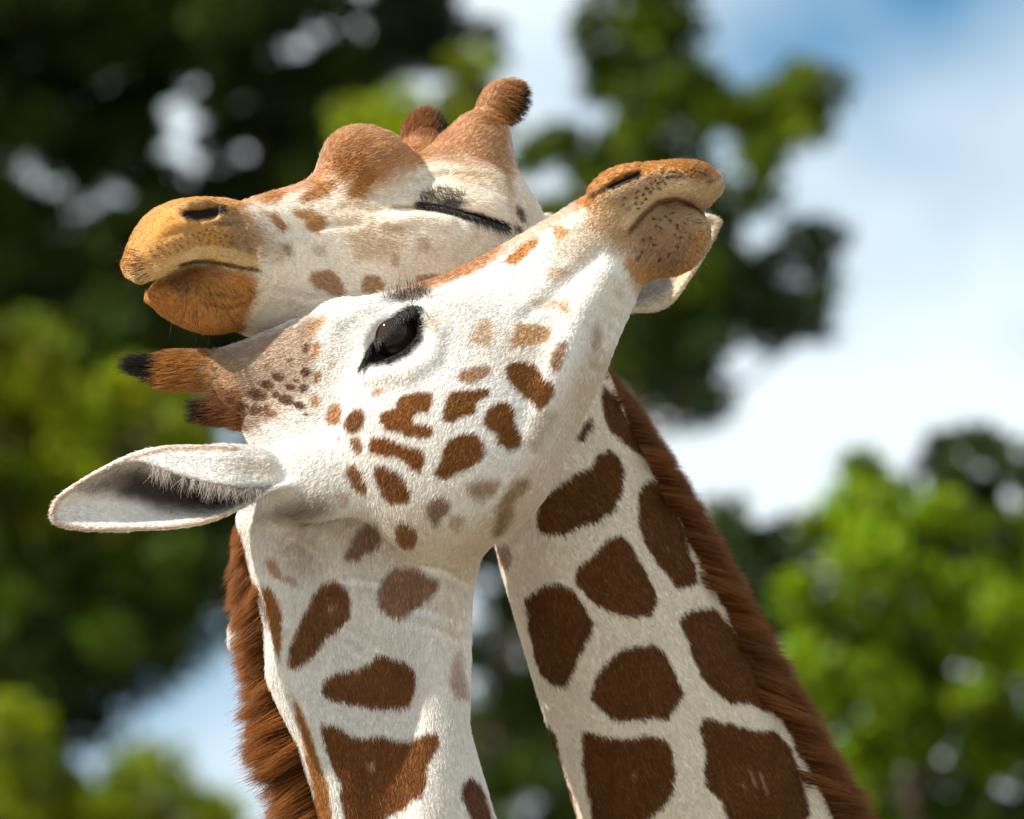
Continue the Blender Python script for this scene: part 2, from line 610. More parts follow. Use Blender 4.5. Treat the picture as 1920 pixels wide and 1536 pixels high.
def grow_fur(parent, origin, v, f, nrm, paint, ctrl, count, length, keep, name='coat', lift=0.19, tint=0.06, wid=0.00033):
    tri = np.concatenate([f[:, [0, 1, 2]], f[:, [0, 2, 3]]])
    c = v[tri].mean(1)
    ar = np.linalg.norm(np.cross(v[tri[:, 1]] - v[tri[:, 0]], v[tri[:, 2]] - v[tri[:, 0]]), axis=1)
    nn = nrm[tri[:, 0]]
    facing = np.where(nn[:, 1] < 0.25, 1.0, 0.22)
    w = ar * facing * keep(c)
    w = np.clip(w, 0, None)
    n = int(count * FUR)
    pick = rng.choice(len(tri), n, p=w / w.sum())
    a, b = rng.random(n), rng.random(n)
    flip = a + b > 1
    a[flip], b[flip] = 1 - a[flip], 1 - b[flip]
    T = tri[pick]
    root = v[T[:, 0]] * (1 - a - b)[:, None] + v[T[:, 1]] * a[:, None] + v[T[:, 2]] * b[:, None]
    N = nrm[T[:, 0]] * (1 - a - b)[:, None] + nrm[T[:, 1]] * a[:, None] + nrm[T[:, 2]] * b[:, None]
    N /= np.linalg.norm(N, axis=1, keepdims=True)
    D = flow_at(root, ctrl)
    D = D + np.stack([fbm(root, 14, s, 2) for s in (21, 22, 23)], 1) * 0.18
    D -= N * (D * N).sum(1, keepdims=True)
    D /= np.maximum(np.linalg.norm(D, axis=1, keepdims=True), 1e-6)
    D = D + rng.normal(0, 0.12, D.shape)
    Lg = length(root) * rng.uniform(0.65, 1.2, n)
    lf = lift * rng.uniform(0.6, 1.5, n) * (1 + 0.2 * fbm(root, 22, 31, 2))
    K = 4
    pts = np.zeros((n, K, 3))
    for i in range(K):
        t = i / (K - 1)
        pts[:, i] = root + D * (Lg * t)[:, None] + N * (Lg * lf * (t - 0.42 * t * t) - 0.0003)[:, None]
    rad = (wid * rng.uniform(0.7, 1.3, n))[:, None] * np.array([1.0, 0.9, 0.6, 0.12])[None]
    C = paint(root, 1.6)
    br = 1 + rng.normal(0, tint, n) + 0.035 * fbm(root, 30, 41, 2)
    C = C * br[:, None]
    lum = C.mean(1)
    pale = (rng.random(n) < .07) & (lum < .4) & (lum > .06)
    C[pale] = C[pale] * 1.7 + .03
    dark = (rng.random(n) < .03) & (lum > .4)
    C[dark] *= .82
    return new_hair(name, to_world(pts), rad, C, M_FUR, parent, origin)

def strands(roots, dirs, length, K=6, curl=0.0, droop=(0, 0, 0), jitter=0.1):
    n = len(roots)
    d = np.asarray(dirs, float) + rng.normal(0, jitter, (n, 3))
    d /= np.linalg.norm(d, axis=1, keepdims=True)
    L = np.broadcast_to(np.asarray(length, float), (n,))
    side = rng.normal(0, 1, (n, 3))
    pts = np.zeros((n, K, 3))
    for i in range(K):
        t = i / (K - 1)
        pts[:, i] = roots + (d * t + np.asarray(droop) * t * t + side * curl * t * t) * L[:, None]
    return pts

def taper(n, K, r, tip=0.15):
    return (r * rng.uniform(0.75, 1.25, n))[:, None] * np.linspace(1, tip, K)[None]

# ------------------------------------------------------------------ giraffe building blocks
def catmull(pts, n):
    pts = np.asarray(pts, float); m = len(pts)
    out = []
    for t in np.linspace(0, m - 1, n):
        i = min(int(t), m - 2); f = t - i
        p0, p1, p2, p3 = pts[max(i - 1, 0)], pts[i], pts[i + 1], pts[min(i + 2, m - 1)]
        out.append(0.5 * ((2 * p1) + (-p0 + p2) * f + (2 * p0 - 5 * p1 + 4 * p2 - p3) * f * f + (-p0 + 3 * p1 - 3 * p2 + p3) * f ** 3))
    return np.array(out)

def ear_shell(F, stations, half, k):
    """stations: (top px, front fold px or None, bottom px, depth Y, hollow, front reach, bottom reach)"""
    secs = []
    for (T, Fo, B, Y, D, fr, br) in stations:
        Fo = T if Fo is None else Fo
        p = [P(*Fo, Y) + [0, -fr, 0],
             P((T[0] * 3 + Fo[0]) / 4, (T[1] * 3 + Fo[1]) / 4, Y) + [0, -fr * 0.6, 0],
             P(*T, Y),
             P(T[0] * .75 + B[0] * .25, T[1] * .75 + B[1] * .25, Y) + [0, D * .8, 0],
             P((T[0] + B[0]) / 2, (T[1] + B[1]) / 2, Y) + [0, D, 0],
             P(T[0] * .2 + B[0] * .8, T[1] * .2 + B[1] * .8, Y) + [0, D * .62, 0],
             P(*B, Y) + [0, -br, 0]]
        secs.append(catmull(p, 44))
    secs = np.array(secs)
    dense = catmull(secs.reshape(len(secs), -1), len(secs) * 15).reshape(-1, 44, 3)
    F.stamp(dense.reshape(-1, 3), half, k)
    return dense

def lower_body(neck_end, neck_dir_u, r_a, r_l, path, trunk, legs, tail):
    """coarse field for everything below the picture (neck base, trunk, legs), in world axes"""
    F = Field(path['lo'], path['hi'], 0.03)
    F.loft(neck_end, k=0.02, sub=3)
    F.loft(trunk, k=0.12, sub=3)
    for lg in legs:
        F.loft(lg, k=0.06, sub=2)
    F.loft(tail, k=0.03, sub=2)
    v, f = F.mesh()
    return relax(v, f, 2), f

WHITE_A = (0.82, 0.80, 0.77)
WHITE_B = (0.80, 0.725, 0.62)
BROWN_A = (0.205, 0.082, 0.017)
TAN_A = (0.43, 0.24, 0.115)
ORNG = (0.50, 0.22, 0.055)
DARKB = (0.125, 0.047, 0.008)
BLACK = (0.012, 0.010, 0.010)
BEIGE = (0.50, 0.36, 0.235)

# ================================================================== giraffe with the raised muzzle
def build_raised():
    F = Field(P(60, 1660, -0.22) , P(1400, 270, 0.34), 0.0030)
    # skull and jaw, sections from the lips to the nape
    secs = [((1322, 320), (1336, 372), -0.030, .030), ((1282, 304), (1310, 380), -0.030, .046),
            ((1220, 308), (1255, 380), -0.028, .056), ((1160, 322), (1200, 420), -0.025, .062),
            ((1102, 370), (1182, 498), -0.022, .062), ((1040, 404), (1160, 585), -0.02, .060),
            ((960, 447), (1108, 692), -0.015, .064), ((880, 490), (1066, 788), -0.01, .076),
            ((800, 528), (1020, 872), -0.005, .088), ((718, 556), (972, 950), 0.0, .098),
            ((645, 582), (918, 1024), 0.005, .100), ((590, 640), (840, 1030), 0.01, .092),
            ((535, 730), (720, 1010), 0.02, .078), ((492, 806), (610, 980), 0.03, .055)]
    rolls = [0, .05, .1, .15, .22, .28, .32, .35, .36, .36, .34, .28, .18, .05]
    F.loft([ring(((t[0] - b[0]) * q + b[0], (t[1] - b[1]) * q + b[1]), ((b[0] - t[0]) * q + t[0], (b[1] - t[1]) * q + t[1]), y, r, spin=a) for (t, b, y, r), a in zip(secs, rolls) for q in [1 + .12 * a * a]], k=0.01, power=2.25)
    # chin
    F.loft([ring((1284, 392), (1296, 466), -.030, .036), ((P(1258, 372, -.03) + P(1262, 514, -.03)) / 2, (P(1258, 372, -.03) - P(1262, 514, -.03)) / 2, .044),
            ring((1222, 382), (1218, 522), -.024, .048), ring((1190, 430), (1165, 535), -.025, .05), ring((1150, 470), (1130, 560), -.022, .045)], k=0.012)
    # neck
    F.loft([ring((520, 880), (830, 880), .03, .070), ring((462, 985), (898, 1020), .045, .082, spin=0.0), ring((489, 1110), (872, 1120), .05, .080),
            ring((524, 1260), (864, 1255), .055, .082), ring((568, 1385), (880, 1385), .06, .088),
            ring((611, 1536), (921, 1536), .065, .094), ring((650, 1670), (962, 1670), .075, .10), ring((690, 1800), (1010, 1800), .085, .105)], k=0.035, power=2.7, sub=8)
    # horns
    F.loft([ring((605, 590), (585, 815), .020, .070), ring((545, 622), (500, 800), .030, .056), ring((490, 642), (450, 772), .040, .044),
            ring((435, 654), (412, 738), .050, .030), ring((382, 658), (374, 730), .058, .026),
            ring((330, 658), (332, 727), .066, .025), ring((300, 672), (302, 714), .070, .015)], k=0.03)
    F.loft([ring((560, 700), (560, 840), .11, .05), ring((500, 725), (505, 820), .15, .036), ring((450, 740), (455, 799), .18, .022), ring((410, 745), (412, 796), .19, .02),
            ring((380, 752), (384, 788), .195, .016)], k=0.02)
    # swellings of the face
    F.dome(672, 640, 100, 78, 25, .026, k=.03)
    F.dome(745, 640, 74, 56, 40, .012, k=.03)
    F.dome(850, 820, 190, 140, 32, .012, k=.05)
    F.dome(930, 640, 150, 60, 30, .006, k=.04)
    F.dome(590, 910, 74, 62, 15, .024, k=.05)
    F.dome(525, 815, 70, 45, 20, .012, k=.03)
    F.dome(822, 1290, 58, 340, 3, .026, k=.04)
    Y0 = F.surf(665, 1250)
    F.ball(P(662, 1290, Y0 - .004), (.074, .032, .30), k=.04, cut=True)
    F.line([(470, 975), (508, 1046), (536, 1115), (544, 1180), (540, 1264), (564, 1311), (603, 1370), (640, 1478), (665, 1600)], [.014, .02, .024, .026, .026, .026, .026, .028, .028], off=.014, k=.03)
    # jaw ridge and furrows
    F.line([(1135, 520), (1095, 580), (1060, 650), (1030, 740), (1000, 820)], [.010, .015, .016, .014, .008], off=.003, k=.022)
    F.line([(1120, 478), (1072, 520), (1020, 565), (985, 590)], [.005, .006, .006, .004], off=-.003, k=.014, cut=True)
    F.line([(1160, 560), (1140, 625), (1112, 690)], [.004, .006, .004], off=-.002, k=.016, cut=True)
    # ear
    ear = ear_shell(F, [((99, 957), None, (99, 969), -.085, 0, 0, 0), ((112, 934), None, (113, 983), -.085, .006, .001, 0),
              ((150, 907), None, (150, 991), -.085, .013, .003, 0), ((200, 879), None, (200, 993), -.083, .020, .006, .002),
              ((256, 854), (258, 862), (256, 992), -.08, .028, .010, .004), ((315, 842), (315, 880), (315, 989), -.077, .036, .020, .008),
              ((380, 840), (382, 900), (374, 981), -.074, .044, .026, .014), ((432, 838), (436, 910), (424, 964), -.07, .048, .030, .02),
              ((474, 842), (482, 914), (474, 938), -.065, .046, .028, .028), ((512, 856), (518, 906), (520, 914), -.06, .04, .024, .03),
              ((545, 880), (545, 900), (560, 905), -.05, .03, .01, .03)], .0032, .010)
    # far ear, seen as a sliver behind the mane
    F.loft([ring((600, 930), (640, 1010), .14, .012), ring((520, 1010), (580, 1060), .19, .010), ring((455, 1110), (540, 1140), .215, .009),
            ring((424, 1180), (480, 1200), .225, .008), ring((424, 1203), (446, 1212), .225, .007)], k=.012)
    # nostril, lips
    F.line([(1112, 366), (1140, 352), (1170, 338)], [.004, .0055, .005], off=.001, k=.006, cut=True)
    F.line([(1145, 350), (1172, 338), (1198, 326)], [.005, .010, .006], off=.003, k=.005, cut=True)
    F.line([(1155, 344), (1190, 329)], [.010, .009], off=.013, k=.004, cut=True)
    F.line([(1112, 352), (1135, 333), (1165, 320), (1195, 313)], [.003, .005, .005, .003], off=.003, k=.014)
    F.line([(1112, 378), (1150, 364), (1190, 346), (1220, 330)], [.004, .006, .006, .003], off=.003, k=.012)
    F.line([(1316, 400), (1300, 380), (1270, 370), (1235, 376), (1208, 398), (1186, 428), (1172, 452)],
           [.004, .005, .0055, .005, .004, .0035, .002], off=-.001, k=.007, cut=True)
    F.line([(1325, 378), (1285, 358), (1240, 362), (1200, 390), (1175, 425)], [.006, .008, .008, .008, .004], off=.003, k=.014)
    # eye socket and lids
    eyeY = F.surf(738, 632)
    a = radians(43)
    A = [(math.cos(a), 0, math.sin(a)), (-math.sin(a), 0, math.cos(a)), (0, 1, 0)]
    F.ball(P(737, 632, eyeY + .004), (.044, .026, .020), k=.006, cut=True, axes=A)
    F.line([(676, 688), (697, 645), (730, 603), (772, 574), (788, 578)], [.003, .0062, .0075, .006, .003], off=.002, k=.008)
    F.line([(676, 688), (720, 684), (762, 668), (790, 636), (797, 600)], [.003, .0045, .005, .005, .003], off=.0025, k=.008)
    F.line([(690, 712), (760, 706), (808, 672), (822, 620)], [.004, .008, .008, .004], off=.004, k=.016)
    F.line([(640, 600), (690, 575), (745, 560)], [.006, .01, .006], off=.005, k=.02)
    # skin folds of the neck
    for p in ([(630, 1170), (690, 1205), (755, 1245)], [(620, 1195), (660, 1215), (720, 1250)], [(760, 1165), (815, 1178), (862, 1200)], [(600, 1100), (660, 1085), (720, 1095)], [(560, 1010), (600, 1040), (640, 1090)], [(760, 1140), (820, 1148), (868, 1170)], [(770, 1060), (830, 1070), (880, 1095)]):
        F.line(p, [.0015, .0032, .0015], off=-.0005, k=.007, cut=True)
    v, f = F.mesh()
    v = relax(v, f, 1, 0.5)
    x, y = to_px(v)
    v = relax(v, f, 10, 0.5, sstep(1060, 1140, y))
    return F, v, f, eyeY, ear

# ================================================================== giraffe with the shut eye
def build_sleepy():
    F = Field(P(200, 1700, -0.16), P(1760, 130, 0.66), 0.0032)
    yb = lambda x: -0.012 + (x - 245) / 740 * 0.322
    secs = [((244, 482), (250, 527), .026), ((268, 438), (292, 524), .046), ((312, 382), (340, 503), .060),
            ((378, 373), (402, 500), .066), ((442, 381), (455, 606), .066), ((505, 362), (505, 640), .064),
            ((570, 346), (572, 655), .066), ((645, 322), (645, 665), .075), ((725, 300), (735, 672), .090),
            ((805, 288), (820, 680), .100), ((880, 296), (900, 680), .100), ((925, 345), (940, 640), .085), ((950, 420), (960, 580), .062)]
    F.loft([ring(t, b, yb(t[0]), r) for t, b, r in secs], k=0.01, power=2.25, cap=.55)
    F.loft([ring((296, 538), (304, 566), yb(300), .030), ring((335, 505), (342, 603), yb(338) + .006, .042), ring((395, 494), (395, 627), yb(390) + .006, .048),
            ring((445, 502), (448, 618), yb(440) + .004, .050), ring((500, 520), (495, 632), yb(490), .05)], k=0.006)
    # neck, its flat side turned away from the sun
    def turned(t, b, Y, rl, sp):
        c, h, l, _ = ring(t, b, Y, rl)
        n_ = np.linalg.norm(h)
        return (c, h / n_ * math.sqrt(n_ * n_ - (rl * math.sin(sp)) ** 2) / math.cos(sp) * .955, rl, sp)
    F.loft([ring((978, 470), (880, 560), .315, .055), turned((1085, 600), (890, 700), .30, .080, -.3), turned((1175, 775), (915, 890), .285, .082, -.62),
            turned((1258, 930), (938, 1050), .28, .086, -.75), turned((1345, 1110), (985, 1220), .28, .092, -.75), turned((1420, 1262), (1030, 1370), .285, .098, -.7),
            turned((1505, 1412), (1083, 1536), .29, .104, -.64), turned((1585, 1560), (1130, 1700), .30, .11, -.6), turned((1665, 1720), (1180, 1860), .31, .115, -.6)], k=0.04, power=2.3, sub=8)
    # forehead knob and horns
    F.ball(P(690, 312, .155), (.046, .055, .038), k=.05)
    F.ball(P(680, 288, .145), (.036, .042, .025), k=.05, axes=[(.94, 0, -.34), (0, 1, 0), (.34, 0, .94)])
    F.loft([ring((800, 300), (960, 330), .27, .062), ring((842, 250), (955, 288), .27, .045), ring((876, 228), (944, 250), .275, .028), ring((896, 192), (952, 226), .28, .022),
            ring((908, 170), (972, 212), .285, .025), ring((928, 164), (980, 194), .288, .022)], k=.03)
    F.loft([ring((750, 300), (850, 300), .36, .05), ring((752, 262), (838, 262), .375, .036), ring((762, 244), (830, 244), .38, .028), ring((778, 230), (816, 230), .38, .02)], k=.025)
    # face swellings
    F.dome(872, 372, 92, 78, 12, .032, k=.035)
    F.dome(905, 395, 55, 60, 20, .010, k=.03)
    F.dome(850, 440, 110, 50, 8, .016, k=.035)
    F.dome(690, 460, 170, 50, -6, .010, k=.04)
    F.dome(680, 565, 160, 90, 0, .008, k=.05)
    F.dome(480, 470, 60, 70, 0, .006, k=.04)
    # ear
    ear = ear_shell(F, [((1346, 414), None, (1346, 420), .285, 0, 0, 0), ((1330, 408), None, (1334, 448), .288, .005, .001, 0), ((1300, 402), None, (1302, 505), .292, .012, .002, 0),
              ((1262, 400), None, (1252, 570), .295, .018, .004, .002), ((1200, 408), None, (1196, 584), .30, .026, .006, .006), ((1110, 430), None, (1110, 582), .30, .03, .008, .01),
              ((1030, 462), None, (1030, 556), .30, .025, .008, .012), ((985, 480), None, (985, 530), .29, .015, .004, .008)], .0034, .010)
    # far ear, behind the nape
    F.loft([ring((975, 420), (985, 500), .42, .012), ring((1020, 400), (1040, 520), .46, .010), ring((1075, 440), (1080, 530), .48, .008)], k=.012)
    # nostril
    F.line([(348, 404), (372, 402), (398, 395), (412, 388)], [.008, .012, .012, .006], off=.005, k=.004, cut=True)
    F.line([(355, 400), (375, 398), (400, 390)], [.012, .015, .012], off=.018, k=.004, cut=True)
    F.line([(340, 398), (356, 385), (385, 381), (410, 383), (422, 392)], [.004, .006, .006, .006, .004], off=.003, k=.01)
    F.line([(352, 414), (385, 415), (412, 404), (424, 394)], [.004, .006, .006, .004], off=.004, k=.012)
    F.line([(398, 419), (430, 420), (455, 418)], [.003, .004, .002], off=-.001, k=.008, cut=True)
    for p in ([(455, 430), (470, 455), (478, 485)], [(440, 440), (452, 465), (458, 488)], [(505, 470), (512, 500), (505, 530)], [(300, 450), (330, 436), (370, 432)], [(430, 398), (446, 412), (452, 430)], [(520, 440), (600, 425), (680, 420)], [(500, 545), (580, 560), (660, 560)]):
        F.line(p, [.001, .003, .001], off=-.0006, k=.008, cut=True)
    # lips
    F.line([(276, 540), (300, 524), (330, 503), (352, 493), (378, 490), (410, 494), (440, 501), (480, 507), (492, 508)],
           [.005, .007, .0085, .009, .008, .006, .005, .004, .002], off=-.001, k=.006, cut=True)
    F.line([(262, 520), (300, 503), (345, 476), (380, 472), (420, 480), (460, 494)], [.006, .009, .009, .009, .008, .003], off=.004, k=.015)
    F.line([(490, 480), (498, 500), (492, 522), (482, 535)], [.003, .006, .006, .003], off=.003, k=.012)
    for p in ([(395, 556), (420, 556), (440, 562), (455, 556)], [(385, 572), (405, 574), (425, 584), (450, 576)]):
        F.line(p, .0018, off=-.0005, k=.004, cut=True)
    # shut eye: lid fold, crease under it
    F.line([(770, 378), (810, 364), (860, 366), (910, 386), (945, 412)], [.006, .010, .012, .010, .006], off=.003, k=.016)
    F.line([(776, 390), (810, 392), (850, 398), (900, 410), (930, 420), (950, 428)], [.003, .0045, .005, .005, .004, .002], off=-.001, k=.005, cut=True)
    F.line([(640, 388), (700, 392), (776, 392)], [.001, .003, .003], off=-.001, k=.008, cut=True)
    F.line([(720, 420), (780, 410), (840, 418)], [.004, .006, .004], off=.002, k=.012)
    F.line([(790, 340), (840, 325), (900, 335), (940, 365)], [.001, .0025, .0025, .001], off=-.0005, k=.01, cut=True)
    v, f = F.mesh()
    v = relax(v, f, 1, 0.5)
    x, y = to_px(v)
    v = relax(v, f, 12, 0.5, sstep(680, 760, y))
    return F, v, f, ear

# ------------------------------------------------------------------ ground
def plain(name, c, rough=0.9):
    m, nt, b = mat_new(name)
    b.inputs['Roughness'].default_value = rough
    n = nt.nodes.new('ShaderNodeTexNoise'); n.inputs['Scale'].default_value = 0.35; n.inputs['Detail'].default_value = 8
    r = nt.nodes.new('ShaderNodeValToRGB')
    r.color_ramp.elements[0].color = (c[0] * .7, c[1] * .72, c[2] * .7, 1); r.color_ramp.elements[1].color = (c[0] * 1.2, c[1] * 1.2, c[2] * 1.2, 1)
    nt.links.new(n.outputs['Fac'], r.inputs['Fac']); nt.links.new(r.outputs['Color'], b.inputs['Base Color'])
    return m
gv = np.array([(-900, -300, 0), (900, -300, 0), (900, 1500, 0), (-900, 1500, 0)], float)
g = new_mesh('ground', gv, np.array([[0, 1, 2, 3]]), plain('dry_ground', (0.27, 0.22, 0.15)))
g['kind'] = 'structure'

def make_giraffe(label, base):
    e = bpy.data.objects.new('giraffe', None)
    e.location = base
    e['label'] = label; e['category'] = 'giraffe'; e['group'] = 'giraffes crossing their necks'
    col.objects.link(e)
    return e

import time as _t
t0 = _t.time()
FA, vA, fA, eyeYA, earA = build_raised()
print('raised', len(vA), len(fA), _t.time() - t0)
FB, vB, fB, earB = build_sleepy()
print('sleepy', len(vB), len(fB), _t.time() - t0)

# ------------------------------------------------------------------ coat colours of the raised giraffe
pa = Paint(WHITE_A)
pa.stroke([(1130, 700), (1070, 840), (970, 965), (890, 1045)], 75, (0.60, 0.45, 0.30), .55, .2)
pa.spot(760, 1010, 190, 90, 10, (0.66, 0.56, 0.45), .5, .2)
pa.spot(560, 1035, 80, 70, 20, (0.56, 0.45, 0.37), .6, .2)
pa.spot(850, 1120, 60, 150, 0, (0.68, 0.58, 0.47), .5, .2)
pa.stroke([(1095, 372), (1010, 423), (900, 488), (800, 530), (760, 545)], 26, (0.52, 0.27, 0.11), .55, .3)
pa.spot(1080, 455, 90, 60, -35, (0.52, 0.41, 0.30), .75, .2)
pa.spot(985, 640, 70, 120, 60, (0.72, 0.63, 0.52), .3, .2)
pa.poly([(1095, 372), (1130, 330), (1200, 300), (1290, 290), (1370, 330), (1355, 400), (1345, 470), (1300, 545), (1200, 545), (1178, 480), (1130, 455), (1105, 420)], (0.47, 0.31, 0.17), .95, 22, 8)
pa.stroke([(1100, 368), (1135, 332), (1190, 312), (1260, 300), (1330, 318)], 30, (0.50, 0.235, 0.055), .9, .35)
pa.spot(1180, 395, 60, 26, -32, (0.52, 0.39, 0.24), .6, .2)
pa.stroke([(1345, 360), (1300, 352), (1250, 350), (1205, 385), (1180, 418)], 20, (0.60, 0.45, 0.25), .75, .3)
pa.spot(1246, 448, 84, 92, 10, (0.32, 0.19, 0.105), .92, .45)
pa.stroke([(1182, 492), (1200, 516), (1250, 524), (1296, 496), (1316, 440)], 18, (0.50, 0.28, 0.09), .8, .3)
pa.stroke([(1320, 400), (1300, 384), (1268, 374), (1235, 379), (1210, 400), (1184, 430)], 8, (0.075, 0.045, 0.03), .8, .3)
pa.stroke([(1148, 349), (1175, 337), (1200, 326)], 9, (0.012, 0.009, 0.008), 1, .5)
pa.stroke([(1110, 366), (1140, 352)], 8, (0.07, 0.04, 0.022), .9, .3)
dotsA = Z7([(540, 437), (525, 497), (655, 378), (707, 407), (737, 355), (772, 313), (793, 353), (765, 395), (727, 447), (647, 435), (637, 490), (695, 480), (850, 355),
            (840, 315), (905, 320), (815, 290), (765, 263), (875, 292), (917, 268), (955, 252), (860, 258), (880, 215), (925, 240), (1028, 243), (955, 195), (880, 180), (1000, 205), (1060, 232),
            (1130, 240), (1090, 205), (575, 535), (668, 537), (1160, 190), (1210, 210), (990, 240), (985, 775), (1010, 862), (690, 922), (862, 985), (800, 857), (770, 792), (712, 808),
            (800, 627), (850, 632), (940, 640), (1003, 677), (1012, 712), (862, 712), (820, 690), (905, 605), (665, 970), (1043, 787), (935, 935), (960, 575)])
for q in dotsA:
    pa.spot(q[0], q[1], 4.2, 3.6, 0, (0.02, 0.015, 0.012), .95, .5, 0)
# eye surround and brow
pa.poly([(676, 690), (694, 648), (725, 606), (766, 572), (788, 576), (798, 602), (794, 638), (768, 668), (728, 684)], BLACK, 1.0, 6, 3)
pa.spot(766, 554, 60, 20, -12, (0.22, 0.165, 0.12), .75, .1)
pa.spot(815, 605, 22, 30, 10, (0.40, 0.30, 0.18), .6, .2)
pa.spot(745, 700, 80, 20, -15, (0.60, 0.52, 0.44), .5, .2)
# horn and crown
pa.poly([(592, 590), (440, 645), (330, 640), (262, 690), (320, 745), (420, 750), (470, 812), (540, 775), (585, 720), (590, 660)], (0.36, 0.25, 0.17), .9, 14, 6)
pa.spot(560, 770, 60, 50, -30, (0.72, 0.66, 0.60), .7, .2)
pa.spot(415, 705, 60, 55, 0, (0.44, 0.28, 0.15), .85, .3)
pa.spot(325, 692, 66, 60, 0, (0.42, 0.18, 0.045), .95, .35)
pa.spot(280, 698, 42, 52, 0, (0.03, 0.02, 0.018), .95, .3)
pa.poly([(458, 728), (400, 732), (350, 760), (380, 806), (470, 806)], (0.24, 0.10, 0.035), .9, 6, 3)
pa.spot(372, 778, 30, 30, 0, (0.02, 0.016, 0.014), .9, .3)
for (x0, x1, y0, y1, c) in [(1225, 1300, 508, 556, 0), (1370, 1436, 480, 532, 0), (1294, 1352, 568, 606, 0), (1374, 1418, 564, 618, 0), (1168, 1238, 550, 602, 0),
                            (1095, 1210, 598, 660, 0), (1228, 1275, 612, 645, 0), (1262, 1348, 625, 686, 0), (1340, 1416, 664, 706, 0), (1040, 1105, 668, 728, 0),
                            (1110, 1170, 668, 742, 0), (1172, 1216, 680, 732, 0), (1186, 1256, 704, 756, 1), (1394, 1430, 350, 402, 0), (1318, 1340, 430, 452, 0),
                            (1180, 1222, 460, 488, 1), (1338, 1372, 540, 562, 0), (1395, 1425, 720, 740, 1), (1000, 1040, 640, 690, 0), (940, 975, 570, 600, 1)]:
    (cx, cy), = Z3([((x0 + x1) / 2, (y0 + y1) / 2)])
    pa.spot(cx, cy, (x1 - x0) / 5.69 * 1.15, (y1 - y0) / 5.69 * 1.15, 12, (0.115, 0.05, 0.026) if c == 0 else (0.26, 0.14, 0.08), .95, .7, .15)
# ear
pa.stroke([(100, 962), (112, 936), (150, 908), (200, 880), (256, 855), (320, 842), (400, 840), (450, 842)], 6, (0.46, 0.29, 0.15), .7, .3)
pa.stroke([(100, 962), (114, 983), (150, 991), (200, 993), (260, 992), (320, 989), (380, 979), (424, 964)], 6, (0.46, 0.29, 0.15), .7, .3)
pa.poly([(262, 872), (330, 898), (400, 912), (470, 920), (510, 912), (460, 935), (400, 955), (330, 950), (250, 935), (170, 925), (150, 915), (215, 880)], (0.15, 0.118, 0.105), .93, 20, 4)  # grey inner skin, painted darker to stand in for the flap's shade
pa.poly([(350, 905), (430, 916), (505, 912), (470, 945), (400, 962), (300, 955), (225, 925), (250, 890)], (0.040, 0.031, 0.029), .9, 18, 4)  # depth of the hollow: more of that shade painted in, near black
pa.spot(580, 948, 74, 40, -8, (0.36, 0.29, 0.23), .8, .1)
pa.spot(560, 962, 90, 26, -6, (0.24, 0.19, 0.15), .7, .05)
pa.spot(480, 875, 70, 26, 8, (0.62, 0.50, 0.36), .5, .2)
